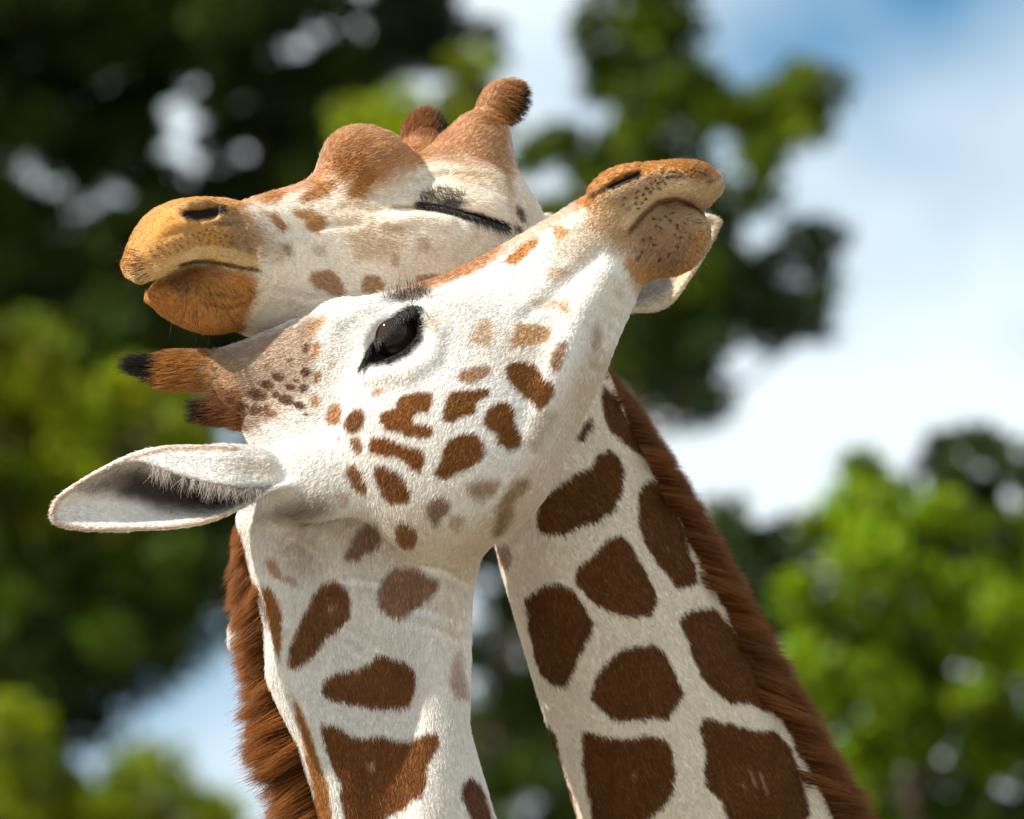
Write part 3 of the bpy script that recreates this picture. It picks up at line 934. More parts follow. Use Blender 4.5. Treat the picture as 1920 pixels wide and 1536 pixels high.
# patches of the head
for pts, c, al, so_ in [
    ([(672, 632), (700, 625), (722, 640), (724, 690), (715, 722), (680, 725), (645, 715), (640, 690), (660, 668)], (0.60, 0.42, 0.25), .75, 7),
    ([(818, 648), (870, 640), (935, 660), (932, 695), (900, 715), (850, 722), (792, 728), (790, 700), (800, 670)], (0.50, 0.30, 0.14), .9, 5),
    ([(870, 558), (930, 555), (1000, 545), (1010, 570), (1010, 620), (985, 620), (960, 592), (910, 580), (872, 575)], (0.50, 0.33, 0.18), .75, 9),
    ([(985, 692), (1000, 715), (990, 760), (965, 810), (940, 820), (930, 790), (940, 745), (960, 710)], (0.30, 0.16, 0.08), .9, 6),
    ([(790, 783), (845, 780), (885, 800), (905, 840), (945, 870), (950, 900), (920, 940), (890, 960), (860, 930), (835, 915), (800, 880), (775, 850), (768, 810)], BROWN_A, 1, 3.5),
    ([(640, 803), (690, 793), (715, 800), (712, 830), (690, 850), (640, 857), (595, 855), (578, 840), (605, 815)], (0.38, 0.20, 0.095), .9, 5),
    ([(560, 895), (610, 888), (650, 890), (690, 880), (710, 884), (708, 910), (670, 925), (655, 940), (660, 970), (640, 980), (600, 990), (570, 1010), (540, 998), (535, 970), (545, 930)], BROWN_A, 1, 3),
    ([(390, 905), (450, 893), (497, 897), (495, 940), (480, 972), (440, 972), (425, 990), (430, 1008), (455, 1010), (490, 1020), (502, 1040), (490, 1058), (450, 1063), (410, 1060), (380, 1042), (330, 1035), (300, 1005), (305, 970), (340, 955), (362, 950), (365, 920)], (0.235, 0.088, 0.020), 1, 3),
    ([(275, 1056), (330, 1065), (380, 1088), (440, 1098), (470, 1110), (468, 1150), (455, 1190), (420, 1175), (395, 1150), (350, 1130), (300, 1122), (266, 1115), (264, 1080)], (0.235, 0.088, 0.020), 1, 3),
    ([(600, 1050), (650, 1045), (680, 1070), (692, 1110), (680, 1145), (640, 1170), (600, 1185), (550, 1212), (515, 1210), (505, 1190), (525, 1150), (535, 1100), (555, 1070)], BROWN_A, 1, 3.5),
    ([(740, 932), (775, 930), (800, 955), (803, 985), (800, 1010), (830, 1060), (820, 1095), (780, 1105), (745, 1090), (735, 1050), (700, 1030), (683, 1000), (700, 960)], BROWN_A, 1, 4),
    ([(205, 955), (235, 953), (247, 985), (243, 1020), (215, 1045), (185, 1045), (172, 1020), (178, 985)], (0.20, 0.085, 0.03), 1, 3),
    ([(125, 935), (155, 935), (163, 965), (155, 1005), (130, 1018), (105, 1008), (103, 975)], (0.36, 0.18, 0.08), .95, 4),
    ([(195, 1062), (225, 1060), (237, 1080), (235, 1112), (210, 1115), (192, 1100)], (0.28, 0.13, 0.05), .95, 3),
    ([(142, 1055), (160, 1053), (163, 1072), (148, 1078)], (0.36, 0.2, 0.1), .8, 3),
    ([(180, 1162), (210, 1163), (235, 1190), (252, 1240), (250, 1265), (215, 1258), (195, 1230), (180, 1195)], (0.29, 0.145, 0.065), 1, 4),
    ([(285, 1168), (320, 1165), (365, 1185), (395, 1220), (412, 1265), (410, 1295), (370, 1308), (335, 1300), (310, 1275), (295, 1235), (280, 1200)], (0.22, 0.09, 0.03), 1, 3.5),
    ([(370, 1370), (400, 1375), (430, 1405), (438, 1440), (420, 1470), (385, 1465), (360, 1440), (355, 1400)], (0.26, 0.13, 0.055), 1, 4),
    ([(250, 1380), (290, 1375), (303, 1410), (295, 1460), (260, 1495), (200, 1512), (160, 1508), (195, 1450), (220, 1405)], (0.30, 0.175, 0.115), .95, 6),
    ([(490, 1290), (530, 1280), (560, 1300), (558, 1340), (530, 1360), (520, 1395), (495, 1390), (475, 1350), (472, 1310)], (0.27, 0.155, 0.08), .9, 7),
    ([(615, 1240), (660, 1222), (740, 1215), (750, 1230), (720, 1270), (680, 1300), (640, 1280)], (0.36, 0.23, 0.13), .8, 9),
    ([(800, 1215), (860, 1210), (850, 1250), (800, 1300), (800, 1350), (770, 1400), (735, 1430), (725, 1380), (750, 1300)], (0.29, 0.175, 0.085), .85, 9),
    ([(560, 1350), (600, 1350), (620, 1375), (590, 1400), (560, 1390)], (0.42, 0.28, 0.17), .6, 8),
    ([(145, 1265), (185, 1270), (190, 1310), (160, 1315)], (0.50, 0.36, 0.26), .7, 8),
    ([(58, 725), (75, 708), (85, 720), (72, 762), (56, 768)], (0.50, 0.22, 0.06), .9, 3),
    ([(60, 825), (85, 815), (90, 845), (65, 868), (52, 850)], (0.40, 0.19, 0.06), .95, 3),
    ([(115, 785), (130, 780), (136, 805), (120, 812)], (0.55, 0.36, 0.18), .7, 4),
    ([(52, 908), (80, 912), (80, 948), (55, 950)], (0.52, 0.29, 0.10), .9, 4),
    ([(45, 640), (75, 610), (112, 603), (100, 640), (60, 680), (45, 690)], (0.50, 0.26, 0.08), .75, 8),
    ([(862, 330), (892, 318), (885, 355), (850, 390), (810, 425), (775, 422), (760, 412), (800, 375), (830, 345)], (0.42, 0.19, 0.06), 1, 3.5),
    ([(930, 285), (970, 275), (1010, 300), (990, 325), (960, 335), (940, 310)], (0.48, 0.26, 0.10), .9, 6),
    ([(420, 500), (500, 465), (600, 415), (680, 375), (750, 345), (755, 372), (700, 420), (640, 455), (560, 484), (480, 506)], (0.44, 0.21, 0.075), .8, 7),
    ([(925, 440), (985, 430), (1000, 455), (960, 480), (930, 480)], (0.50, 0.35, 0.20), .7, 9),
    ([(270, 905), (300, 880), (325, 888), (290, 908)], (0.33, 0.17, 0.09), .8, 4),
    ([(1085, 660), (1110, 640), (1120, 680), (1098, 735), (1080, 720)], (0.36, 0.26, 0.17), .6, 10),
    ([(870, 1000), (910, 960), (960, 970), (930, 1040), (880, 1110), (850, 1080)], (0.42, 0.30, 0.19), .55, 14),
]:
    pa.poly(Z2(pts), c, al, so_, 3.5 if so_ < 5 else 6)
# patches of the neck
for pts, c, al, so_ in [
    ([(480, 495), (530, 485), (590, 520), (612, 570), (600, 640), (560, 695), (500, 735), (460, 790), (420, 830), (370, 865), (335, 870), (322, 840), (325, 780), (350, 720), (385, 640), (420, 600), (440, 540)], (0.20, 0.088, 0.034), 1, 4),
    ([(790, 430), (840, 425), (900, 430), (940, 460), (990, 480), (990, 515), (950, 560), (900, 590), (860, 620), (820, 655), (775, 645), (735, 600), (725, 540), (735, 480)], (0.30, 0.165, 0.095), .95, 6),
    ([(715, 808), (760, 815), (800, 830), (850, 840), (885, 875), (890, 920), (880, 990), (860, 1030), (800, 1045), (740, 1050), (640, 1035), (560, 1020), (490, 1000), (470, 965), (480, 920), (540, 890), (640, 870), (690, 845)], (0.205, 0.082, 0.027), 1, 3),
    ([(470, 1110), (530, 1120), (600, 1160), (650, 1175), (750, 1170), (800, 1180), (860, 1185), (930, 1160), (980, 1155), (992, 1190), (975, 1240), (945, 1290), (935, 1370), (920, 1420), (870, 1450), (820, 1490), (760, 1515), (720, 1560), (580, 1580), (560, 1450), (555, 1370), (530, 1310), (495, 1230), (475, 1160)], (0.205, 0.078, 0.021), 1, 3),
    ([(1125, 1340), (1165, 1370), (1190, 1410), (1225, 1540), (1260, 1600), (1150, 1580), (1110, 1480), (1080, 1420), (1090, 1370)], (0.15, 0.065, 0.035), 1, 3),
    ([(1060, 800), (1085, 790), (1120, 1000), (1070, 1000), (1035, 930), (1045, 850)], (0.42, 0.27, 0.21), .7, 9),
    ([(205, 500), (250, 510), (285, 570), (303, 630), (300, 760), (288, 830), (260, 740), (225, 620)], (0.34, 0.155, 0.05), 1, 4),
    ([(225, 395), (265, 390), (300, 450), (370, 480), (360, 500), (300, 480), (250, 440)], (0.40, 0.21, 0.09), .8, 6),
    ([(335, 970), (370, 1010), (410, 1110), (440, 1210), (480, 1310), (505, 1420), (530, 1600), (450, 1600), (430, 1380), (400, 1230), (370, 1100)], (0.36, 0.165, 0.05), 1, 3.5),
    ([(500, 600), (540, 580), (545, 600), (510, 622)], (0.45, 0.35, 0.28), .6, 5),
    ([(670, 1290), (700, 1275), (710, 1300), (690, 1315)], (0.55, 0.45, 0.38), .7, 5),
]:
    pa.poly(Z4(pts), c, al, so_, 4.5)

flowA = [(1320, 350, -1, .25), (1240, 330, -1, .35), (1150, 380, -.9, .45), (1250, 470, -.3, 1), (1200, 520, -.5, .8), (1060, 480, -.85, .5), (950, 560, -.85, .5), (1100, 640, -.6, .8), (1000, 800, -.6, .8), (880, 560, -.9, .4),
         (850, 720, -.7, .7), (780, 820, -.4, .9), (900, 900, -.5, .85), (700, 600, -.7, -.3), (640, 640, -.9, .1), (640, 720, -.7, .5), (680, 780, -.3, .9), (600, 830, -.6, .8), (560, 700, -1, .1), (460, 700, -1, 0), (330, 690, -1, .05),
         (540, 780, -.7, -.3), (400, 860, -1, .05), (200, 930, -1, .1), (300, 970, -1, .1), (590, 930, -.7, .6), (520, 950, -.8, .4), (700, 960, -.1, 1), (640, 1040, 0, 1), (500, 1060, .1, 1), (800, 1060, -.1, 1), (560, 1200, .15, 1), (760, 1200, 0, 1), (860, 1200, 0, 1),
         (600, 1400, .2, 1), (800, 1400, .1, 1), (700, 1536, .2, 1), (900, 1520, .2, 1)]

# ------------------------------------------------------------------ coat colours of the sleepy giraffe
pb = Paint(WHITE_B)
zz = lambda pts: Z1(pts)
pb.spot(860, 450, 130, 50, 5, (0.76, 0.70, 0.62), .6, .3)
pb.poly(zz([(840, 480), (880, 390), (890, 260), (980, 190), (1210, 180), (1300, 120), (1440, 120), (1500, 20), (1560, 0), (1840, 0), (1820, 280), (1690, 270), (1690, 440), (1600, 420), (1480, 380), (1330, 385), (1230, 440), (1130, 480), (1050, 440), (960, 450), (890, 500)]), (0.45, 0.20, 0.052), .82, 18, 16)
pb.poly(zz([(930, 420), (960, 300), (1040, 260), (1100, 300), (1060, 380), (980, 440)]), (0.36, 0.145, 0.036), .6, 14, 14)
pb.poly(zz([(1180, 330), (1320, 340), (1300, 370), (1200, 390)]), (0.36, 0.15, 0.04), .5, 12, 12)
pb.spot(655, 315, 46, 34, -40, (0.36, 0.14, 0.036), .6, .1)
pb.spot(720, 275, 40, 22, 10, (0.60, 0.34, 0.13), .6, .1)
pb.spot(770, 300, 46, 20, 5, (0.58, 0.33, 0.13), .5, .1)
pb.spot(680, 345, 40, 24, -60, (0.34, 0.14, 0.04), .7, .2)
pb.spot(620, 335, 26, 18, -40, (0.66, 0.50, 0.33), .5, .1)
pb.stroke(zz([(540, 566), (650, 530), (760, 500), (870, 466)]), 16, (0.46, 0.21, 0.065), .7, .2)
pb.stroke(zz([(1480, 400), (1580, 420), (1650, 480), (1690, 580)]), 14, (0.62, 0.48, 0.34), .5, .2)
pb.poly(zz([(1600, 300), (1680, 280), (1700, 520), (1660, 470), (1620, 400)]), (0.42, 0.25, 0.12), .7, 10, 6)
pb.poly(zz([(-40, 860), (0, 760), (120, 620), (250, 500), (440, 490), (545, 555), (600, 620), (630, 700), (640, 790), (600, 860), (350, 800), (180, 960), (0, 960)]), (0.50, 0.245, 0.052), .92, 16, 12)
pb.spot(300, 430, 60, 36, -40, (0.58, 0.25, 0.035), .6, .1)
pb.spot(400, 440, 60, 24, 5, (0.58, 0.30, 0.075), .6, .1)
pb.spot(468, 448, 66, 70, 10, (0.34, 0.21, 0.125), .9, .1)
pb.spot(520, 470, 40, 40, 0, (0.46, 0.34, 0.24), .6, .1)
pb.spot(430, 405, 40, 22, 0, (0.34, 0.22, 0.13), .8, .2)
pb.stroke(Z6([(110, 860), (350, 830), (560, 730), (740, 640), (1000, 660), (1200, 740)]), 19, (0.66, 0.47, 0.22), .85, .4)
pb.stroke(Z6([(210, 930), (400, 865), (560, 790), (700, 715)]), 7, (0.70, 0.58, 0.30), .7, .4)
pb.poly(Z6([(180, 980), (480, 850), (700, 760), (1100, 790), (1240, 860), (1250, 1000), (1180, 1220), (1060, 1480), (740, 1500), (460, 1340), (200, 1160)]), (0.46, 0.205, 0.045), .97, 9, 6)
pb.spot(345, 528, 55, 34, 10, (0.16, 0.08, 0.035), .7, .15)  # chin top darkened: shade of the overhanging lip painted in
pb.spot(400, 508, 60, 14, 8, (0.30, 0.19, 0.09), .7, .2)
for p in ([(830, 1010), (940, 1020), (1010, 1050), (1120, 1030)], [(780, 1100), (880, 1110), (980, 1150), (1130, 1100)], [(940, 1210), (1010, 1180)], [(1180, 960), (1200, 1000), (1190, 1080)]):
    pb.stroke(Z6(p), 6, (0.16, 0.07, 0.02), .5, .1)
pb.stroke(Z6([(560, 760), (690, 725), (850, 725), (1000, 755), (1150, 785), (1260, 800)]), 6, (0.06, 0.04, 0.02), .9, .3)
pb.stroke(Z6([(630, 305), (760, 300), (870, 275), (925, 245)]), 12, (0.010, 0.008, 0.008), 1, .6)  # nostril hollow painted near black in place of its own shade
pb.stroke(Z6([(560, 250), (640, 215), (760, 200), (900, 215)]), 9, (0.30, 0.19, 0.09), .6, .2)
pb.stroke(Z6([(830, 375), (1000, 385), (1100, 370)]), 7, (0.20, 0.13, 0.08), .7, .2)
r0 = np.random.default_rng(5)
dotsB = []
for t in np.linspace(0, 1, 15):
    for rw in range(4):
        x = 300 + t * 720 + r0.normal(0, 12) + rw * 12
        y = 640 - 150 * math.sin(t * 1.9) + rw * 36 - 40 + r0.normal(0, 8) + (25 if t > .8 else 0)
        dotsB.append(Z6([(x, y)])[0])
for q in dotsB:
    pb.spot(q[0], q[1], 3.2, 2.8, 0, (0.05, 0.03, 0.02), .7, .3, 0)
# shut eye
pb.spot(825, 368, 60, 26, -12, (0.30, 0.23, 0.17), .7, .1)
pb.spot(880, 335, 70, 22, 8, (0.50, 0.33, 0.19), .6, .1)
pb.stroke([(782, 385), (815, 388), (850, 396), (900, 408), (930, 418), (948, 424)], 11, BLACK, 1, .4)
pb.stroke([(735, 388), (785, 388)], 6, (0.30, 0.22, 0.15), .7, .2)
pb.spot(845, 383, 42, 16, -4, (0.03, 0.022, 0.02), .9, .3)
for pts, c, al, so_ in [
    ([(855, 845), (930, 838), (975, 870), (995, 920), (985, 950), (930, 945), (880, 920), (845, 880)], (0.34, 0.19, 0.09), .95, 5),
    ([(1080, 865), (1140, 858), (1165, 900), (1160, 925), (1100, 945), (1063, 930), (1065, 890)], (0.34, 0.18, 0.08), .95, 4),
    ([(1300, 862), (1390, 855), (1400, 880), (1340, 900), (1290, 895)], (0.36, 0.20, 0.09), .9, 4),
    ([(655, 595), (705, 598), (730, 630), (758, 655), (740, 680), (710, 665), (680, 630)], (0.36, 0.18, 0.065), .95, 5),
    ([(775, 588), (850, 583), (905, 615), (918, 650), (880, 690), (840, 670), (825, 635), (780, 610)], (0.40, 0.20, 0.065), .95, 5),
    ([(725, 730), (760, 728), (782, 765), (770, 788), (740, 775)], (0.34, 0.22, 0.14), .85, 6),
    ([(855, 745), (910, 742), (920, 775), (870, 780)], (0.44, 0.31, 0.20), .6, 8),
    ([(1190, 765), (1215, 755), (1228, 790), (1215, 825), (1190, 815)], (0.42, 0.27, 0.14), .8, 5),
    ([(615, 535), (680, 512), (745, 515), (720, 555), (640, 572)], (0.42, 0.20, 0.065), .9, 6),
    ([(790, 555), (820, 515), (880, 480), (960, 470), (935, 520), (880, 550), (820, 562)], (0.40, 0.18, 0.055), .95, 6),
    ([(1055, 418), (1118, 425), (1102, 480), (1060, 525), (1010, 542), (1005, 510), (1030, 470)], (0.38, 0.17, 0.05), .95, 6),
    ([(1295, 705), (1340, 700), (1362, 740), (1340, 770), (1300, 765)], (0.52, 0.38, 0.27), .7, 8),
    ([(1080, 580), (1130, 582), (1120, 600), (1075, 602)], (0.50, 0.33, 0.18), .6, 8),
    ([(1000, 690), (1060, 660), (1190, 690), (1240, 740), (1160, 800), (1040, 800)], (0.50, 0.34, 0.20), .7, 14),
    ([(1110, 620), (1230, 650), (1260, 690), (1180, 690), (1100, 660)], (0.46, 0.31, 0.18), .65, 12)
    , ([(930, 600), (1000, 560), (1080, 590), (1040, 650), (960, 660)], (0.60, 0.44, 0.28), .5, 12)
    , ([(960, 420), (1040, 380), (1120, 400), (1150, 470), (1080, 560), (990, 560)], (0.48, 0.23, 0.075), .45, 14),
    ([(1710, 555), (1740, 580), (1755, 640), (1730, 640), (1708, 590)], (0.16, 0.075, 0.03), .95, 4),
    ([(1705, 635), (1740, 665), (1730, 690), (1705, 670)], (0.18, 0.09, 0.04), .9, 4),
    ([(1330, 980), (1400, 960), (1420, 1000), (1350, 1010)], (0.45, 0.3, 0.18), .6, 8),
    ([(740, 960), (790, 950), (830, 990), (800, 1010), (750, 1000)], (0.60, 0.46, 0.34), .5, 10),
]:
    pb.poly(zz(pts), c, al, so_, 5)
# horns
pb.spot(975, 205, 34, 44, 10, (0.015, 0.010, 0.009), .95, .3)
pb.spot(925, 195, 24, 34, 30, (0.60, 0.42, 0.24), .55, .1)
pb.spot(950, 180, 40, 26, 20, (0.20, 0.085, 0.03), .6, .2)
pb.spot(795, 238, 60, 34, 0, (0.27, 0.10, 0.032), .9, .4)
pb.spot(820, 226, 34, 16, 10, (0.03, 0.02, 0.018), .8, .2)
# ear
pb.poly([(1185, 420), (1330, 405), (1352, 412), (1345, 450), (1305, 510), (1250, 580), (1190, 592), (1100, 600), (1020, 570), (1010, 460)], (0.60, 0.50, 0.36), .95, 3, 0)
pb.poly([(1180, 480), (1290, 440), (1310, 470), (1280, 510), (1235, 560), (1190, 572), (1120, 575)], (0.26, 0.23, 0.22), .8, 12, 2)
# neck patches
for pts in [
    [(430, 288), (465, 310), (483, 360), (475, 430), (450, 490), (400, 530), (330, 550), (290, 572), (230, 575), (195, 570), (185, 520), (205, 450), (250, 415), (310, 375), (370, 350), (400, 305)],
    [(405, 60), (445, 105), (480, 170), (520, 230), (555, 300), (558, 325), (520, 300), (480, 265), (440, 230), (420, 190), (408, 140)],
    [(560, 388), (600, 400), (640, 450), (670, 520), (690, 600), (715, 660), (738, 730), (730, 745), (660, 758), (640, 720), (600, 680), (560, 620), (530, 540), (530, 440)],
    [(478, 572), (510, 610), (530, 660), (570, 720), (590, 770), (595, 810), (570, 850), (480, 852), (420, 830), (370, 800), (345, 770), (322, 740), (325, 690), (370, 650), (410, 615), (430, 590)],
    [(220, 745), (270, 738), (320, 770), (350, 820), (380, 870), (380, 910), (340, 970), (310, 1040), (290, 1088), (230, 1080), (200, 1040), (180, 980), (160, 900), (150, 830), (145, 790)],
    [(520, 950), (580, 945), (620, 970), (650, 1030), (670, 1080), (682, 1110), (650, 1160), (630, 1195), (560, 1198), (470, 1205), (420, 1180), (370, 1130), (385, 1070), (420, 1010), (470, 965)],
    [(740, 820), (780, 818), (820, 860), (870, 920), (900, 970), (940, 1040), (970, 1100), (1000, 1170), (998, 1185), (900, 1140), (840, 1140), (780, 1100), (740, 1060), (715, 990), (690, 920), (668, 870), (690, 840)],
    [(345, 1240), (400, 1250), (480, 1265), (560, 1250), (620, 1265), (650, 1310), (660, 1370), (650, 1440), (620, 1490), (560, 1535), (500, 1560), (380, 1560), (360, 1440), (345, 1340)],
    [(750, 1190), (800, 1200), (900, 1230), (1000, 1240), (1040, 1290), (1070, 1370), (1110, 1490), (1110, 1520), (1060, 1560), (860, 1580), (810, 1480), (760, 1420), (750, 1370), (760, 1310), (735, 1230)],
    [(320, 260), (345, 200), (375, 185), (372, 215), (345, 260)],
    [(205, 1180), (255, 1250), (270, 1330), (310, 1440), (340, 1580), (300, 1580), (270, 1420), (235, 1300)],
    [(690, 520), (720, 570), (800, 700), (870, 850), (960, 1000), (1090, 1260), (1240, 1560), (1300, 1560), (1100, 1150), (900, 750), (760, 520)],
]:
    pb.poly(Z5(pts), DARKB, 1, 2.6, 5)
pb.poly(Z5([(55, 605), (95, 615), (106, 650), (95, 692), (70, 670)]), (0.36, 0.20, 0.13), .8, 5, 4)
for p in ([(905, 1370), (925, 1420)], [(940, 1380), (965, 1445)], [(870, 1410), (890, 1420)], [(515, 1385), (525, 1392)]):
    pb.stroke(Z5(p), 4, (0.45, 0.28, 0.20), .6, .2)

flowB = [(245, 500, .8, -.3), (300, 430, 1, -.2), (400, 400, 1, 0), (400, 470, 1, .1), (350, 560, .2, 1), (430, 590, .5, .9), (550, 400, 1, -.05), (520, 520, 1, .2), (680, 280, .8, -.3), (700, 420, 1, 0), (700, 560, .95, .3), (620, 620, .9, .5),
         (850, 330, .9, -.25), (800, 300, .9, -.1), (900, 300, .6, -.8), (930, 210, .5, -.9), (795, 250, .1, -1), (860, 450, .9, .4), (950, 380, .8, .6), (980, 500, .5, .85), (1250, 500, 1, -.3), (1100, 850, .4, .92), (1000, 1050, .3, .95), (1200, 1000, .42, .9), (1080, 1300, .35, .93),
         (1300, 1250, .45, .9), (1200, 1500, .4, .92), (1450, 1450, .5, .88)]

# ------------------------------------------------------------------ assembling
def on(F, pts):
    return np.array([P(x, y, F.surf(x, y)) for x, y in pts])

def scatter_poly(poly, n):
    p = np.array(poly); out = []
    while len(out) < n:
        q = rng.uniform(p.min(0), p.max(0), (n * 2, 2))
        d = poly_sd(q[:, 0], q[:, 1], poly)
        out += [tuple(t) for t in q[d < 0]]
    return out[:n]

def along(pts, n):
    pts = np.array(pts, float)
    s = np.concatenate([[0], np.cumsum(np.hypot(*np.diff(pts, axis=0).T))])
    t = rng.uniform(0, s[-1], n)
    return np.stack([np.interp(t, s, pts[:, 0]), np.interp(t, s, pts[:, 1])], 1), t / s[-1]

def mane(parent, base, edge, Yc, lens, dirs, n, c1, c2, spread, clumps, inset, clump, var, wid=0.00036):
    """hair standing along the crest of the neck; edge in pixels, lens and dirs given per edge point"""
    edge = np.array(edge, float)
    s = np.concatenate([[0], np.cumsum(np.hypot(*np.diff(edge, axis=0).T))]) / 1.0
    ct = rng.uniform(0, s[-1], clumps)
    cy = rng.normal(0, spread, clumps)
    pick = rng.integers(0, clumps, n)
    t = ct[pick] + rng.normal(0, 9, n)
    t = np.clip(t, 0, s[-1])
    x = np.interp(t, s, edge[:, 0]); y = np.interp(t, s, edge[:, 1])
    Y = np.interp(t, s, Yc) + cy[pick] * 1.0 + rng.normal(0, .007, n)
    L = np.interp(t, s, lens) / PXM
    cl = 1 + rng.uniform(-var, var * .8, clumps)
    L = L * cl[pick] * rng.uniform(.42, 1.12, n)
    dx = np.interp(t, s, [d[0] for d in dirs]); dy = np.interp(t, s, [d[1] for d in dirs])
    cdv = rng.normal(0, .075, (clumps, 3))
    D = np.stack([dx, np.zeros(n), -dy], 1)
    D[:, 1] = (Y - np.interp(t, s, Yc)) * 9
    D = D + cdv[pick]
    k = (1 + Y / DIST) / PXM
    roots = np.stack([(x + inset - 960) * k, Y, (768 - y) * k], 1)
    pts = strands(roots, D, L, K=6, curl=.02, droop=(0, 0, -.08), jitter=.035)
    # ends of a clump drawn together
    tip = np.zeros((clumps, 3)); cnt = np.zeros(clumps)
    np.add.at(tip, pick, pts[:, -1]); np.add.at(cnt, pick, 1)
    tip /= np.maximum(cnt, 1)[:, None]
    for i in range(1, 6):
        w = (clump * (i / 5) ** 1.3 * (rng.random(n) > .12))[:, None]
        pts[:, i] = pts[:, i] * (1 - w) + (pts[:, i] + (tip[pick] - pts[:, -1]) * (i / 5)) * w
    w = np.clip(rng.random(n) * .75 + rng.random(clumps)[pick] * .4 - .08, 0, 1)
    C = np.array(c1) * (1 - w)[:, None] + np.array(c2) * w[:, None]
    return new_hair('mane', to_world(pts), taper(n, 6, wid), C, M_MANE, parent, base)

def hair_lines(name, parent, base, roots, dirs, length, c, r, K=6, curl=.08, droop=(0, 0, -.1), jitter=.12):
    pts = strands(np.asarray(roots), np.asarray(dirs), length, K, curl, droop, jitter)
    C = np.repeat(np.array(c)[None], len(pts), 0) if np.ndim(c) == 1 else np.asarray(c)
    return new_hair(name, to_world(pts), taper(len(pts), K, r), C, M_LASH, parent, base)

def tuft(parent, base, v, f, nrm, sel, axis, n, length, cfun, lift=.35):
    ids = np.where(sel)[0]
    pk = rng.choice(ids, n)
    root = v[pk] + rng.normal(0, .0012, (n, 3))
    D = np.asarray(axis, float)[None] + nrm[pk] * lift
    pts = strands(root, D, length * rng.uniform(.6, 1.2, n), 5, .06, np.asarray(axis) * .25 - nrm[pk].mean(0) * 0, .1)
    C = cfun(root)
    return new_hair('horn_tuft', to_world(pts), taper(n, 5, .00045), C, M_MANE, parent, base)

def whole_body(base_w, shoulder, rump, neck_rings, feet, seed, white, brown):
    """neck base, trunk, legs and tail below the picture, world axes"""
    sh, rp = np.array(shoulder), np.array(rump)
    ax = norm(rp - sh); side = norm(np.cross(ax, (0, 0, 1)))
    allp = np.array([sh, rp] + [n[0] for n in neck_rings] + feet)
    F = Field(np.append(allp[:, :2].min(0) - .6, -.03), allp.max(0) + .45, .03)
    F.loft(neck_rings, k=.03, sub=3)
    mid = (sh + rp) / 2
    u = lambda h: np.array([0, 0, h])
    F.loft([(sh - ax * .12 + u(-.05), u(.30), .20), (sh + ax * .2 + u(-.1), u(.44), .30), (mid + u(-.12), u(.42), .33), (rp - ax * .2 + u(-.05), u(.38), .31), (rp + ax * .1, u(.28), .22)], k=.15, sub=3)
    for i, ft in enumerate(feet):
        ft = np.array(ft); top = (sh + ax * .08 if i < 2 else rp - ax * .1) + side * (.17 if i % 2 else -.17) + u(-.2)
        kn = top * .45 + ft * .55 + ax * (-.03 if i < 2 else .05)
        fw = ax
        F.loft([(top, fw * .17, .13), (top * .75 + kn * .25, fw * .13, .10), (kn, fw * .075, .07), (kn * .3 + ft * .7, fw * .05, .045), (ft + u(.16), fw * .055, .05), (ft + u(.04), fw * .085, .07)], k=.05, sub=2)
    F.loft([(rp + ax * .25 + u(.1), ax * .04, .04), (rp + ax * .36 + u(-.35), ax * .025, .025), (rp + ax * .36 + u(-.8), ax * .04, .04), (rp + ax * .36 + u(-1.0), ax * .012, .012)], k=.03, sub=2)
    v, f = F.mesh()
    v = relax(v, f, 2)
    v[:, 2] = np.maximum(v[:, 2], 0.0)
    return v, f, body_patches(v, seed, np.array(white), np.array(brown))

def join(v1, f1, c1, v2, f2, c2):
    return np.concatenate([v1, v2]), np.concatenate([f1, f2 + len(v1)]), np.concatenate([c1, c2])

def gone(c, blobs):
    """1 where fur grows, 0 inside the listed pixel ellipses"""
    px, py = to_px(c)
    k = np.ones(len(c))
    for (x, y, rx, ry, an) in blobs:
        a = radians(an)
        u = ((px - x) * math.cos(a) + (py - y) * math.sin(a)) / rx
        w = (-(px - x) * math.sin(a) + (py - y) * math.cos(a)) / ry
        k = np.where(u * u + w * w < 1, 0.0, k)
    return np.where(py > 1575, 0.05, k)

def length_map(default, blobs):
    def fn(v):
        px, py = to_px(v)
        L = np.full(len(v), default)
        for (x, y, rx, ry, val) in blobs:
            w = np.exp(-(((px - x) / rx) ** 2 + ((py - y) / ry) ** 2) * 1.2)
            L = L * (1 - w) + val * w
        return L * .84
    return fn

# ---- raised giraffe
baseA = (-0.75, 9.1, 0.0)
GA = make_giraffe('giraffe with an open dark eye and white face, muzzle raised across the other giraffe', baseA)
nA = vnormals(vA, fA)
wA = to_world(vA)
nr = [((to_world(P(650, y, d)) + to_world(P(960, y, d))) / 2 + np.array([dx, 0, 0]), np.array([r, 0, 0]), rl) for y, d, dx, r, rl in
      [(1620, .07, -.0, .090, .080), (1680, .075, .0, .105, .098), (1800, .085, .0, .115, .105)]]
nr += [(np.array([-.28, 9.30, 2.75]), np.array([.17, 0, .06]), .13), (np.array([-.42, 9.32, 2.35]), np.array([.26, 0, .1]), .18)]
lbv, lbf, lbc = whole_body(baseA, (-.55, 9.3, 2.15), (-1.65, 9.25, 1.85), nr, [(-.55, 9.12, 0), (-.50, 9.48, 0), (-1.62, 9.08, 0), (-1.7, 9.42, 0)], 3, WHITE_B, BROWN_A)
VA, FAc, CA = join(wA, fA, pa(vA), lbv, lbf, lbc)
new_mesh('body', VA, FAc, M_SKIN, GA, baseA, CA)
lenA = length_map(.0095, [(850, 720, 260, 230, .0062), (1050, 480, 120, 120, .0048), (1240, 400, 110, 110, .0034), (720, 640, 130, 100, .0048), (300, 920, 210, 75, .0022), (560, 720, 90, 90, .0055), (430, 700, 60, 50, .010), (330, 690, 50, 50, .013), (560, 962, 70, 22, .017)])
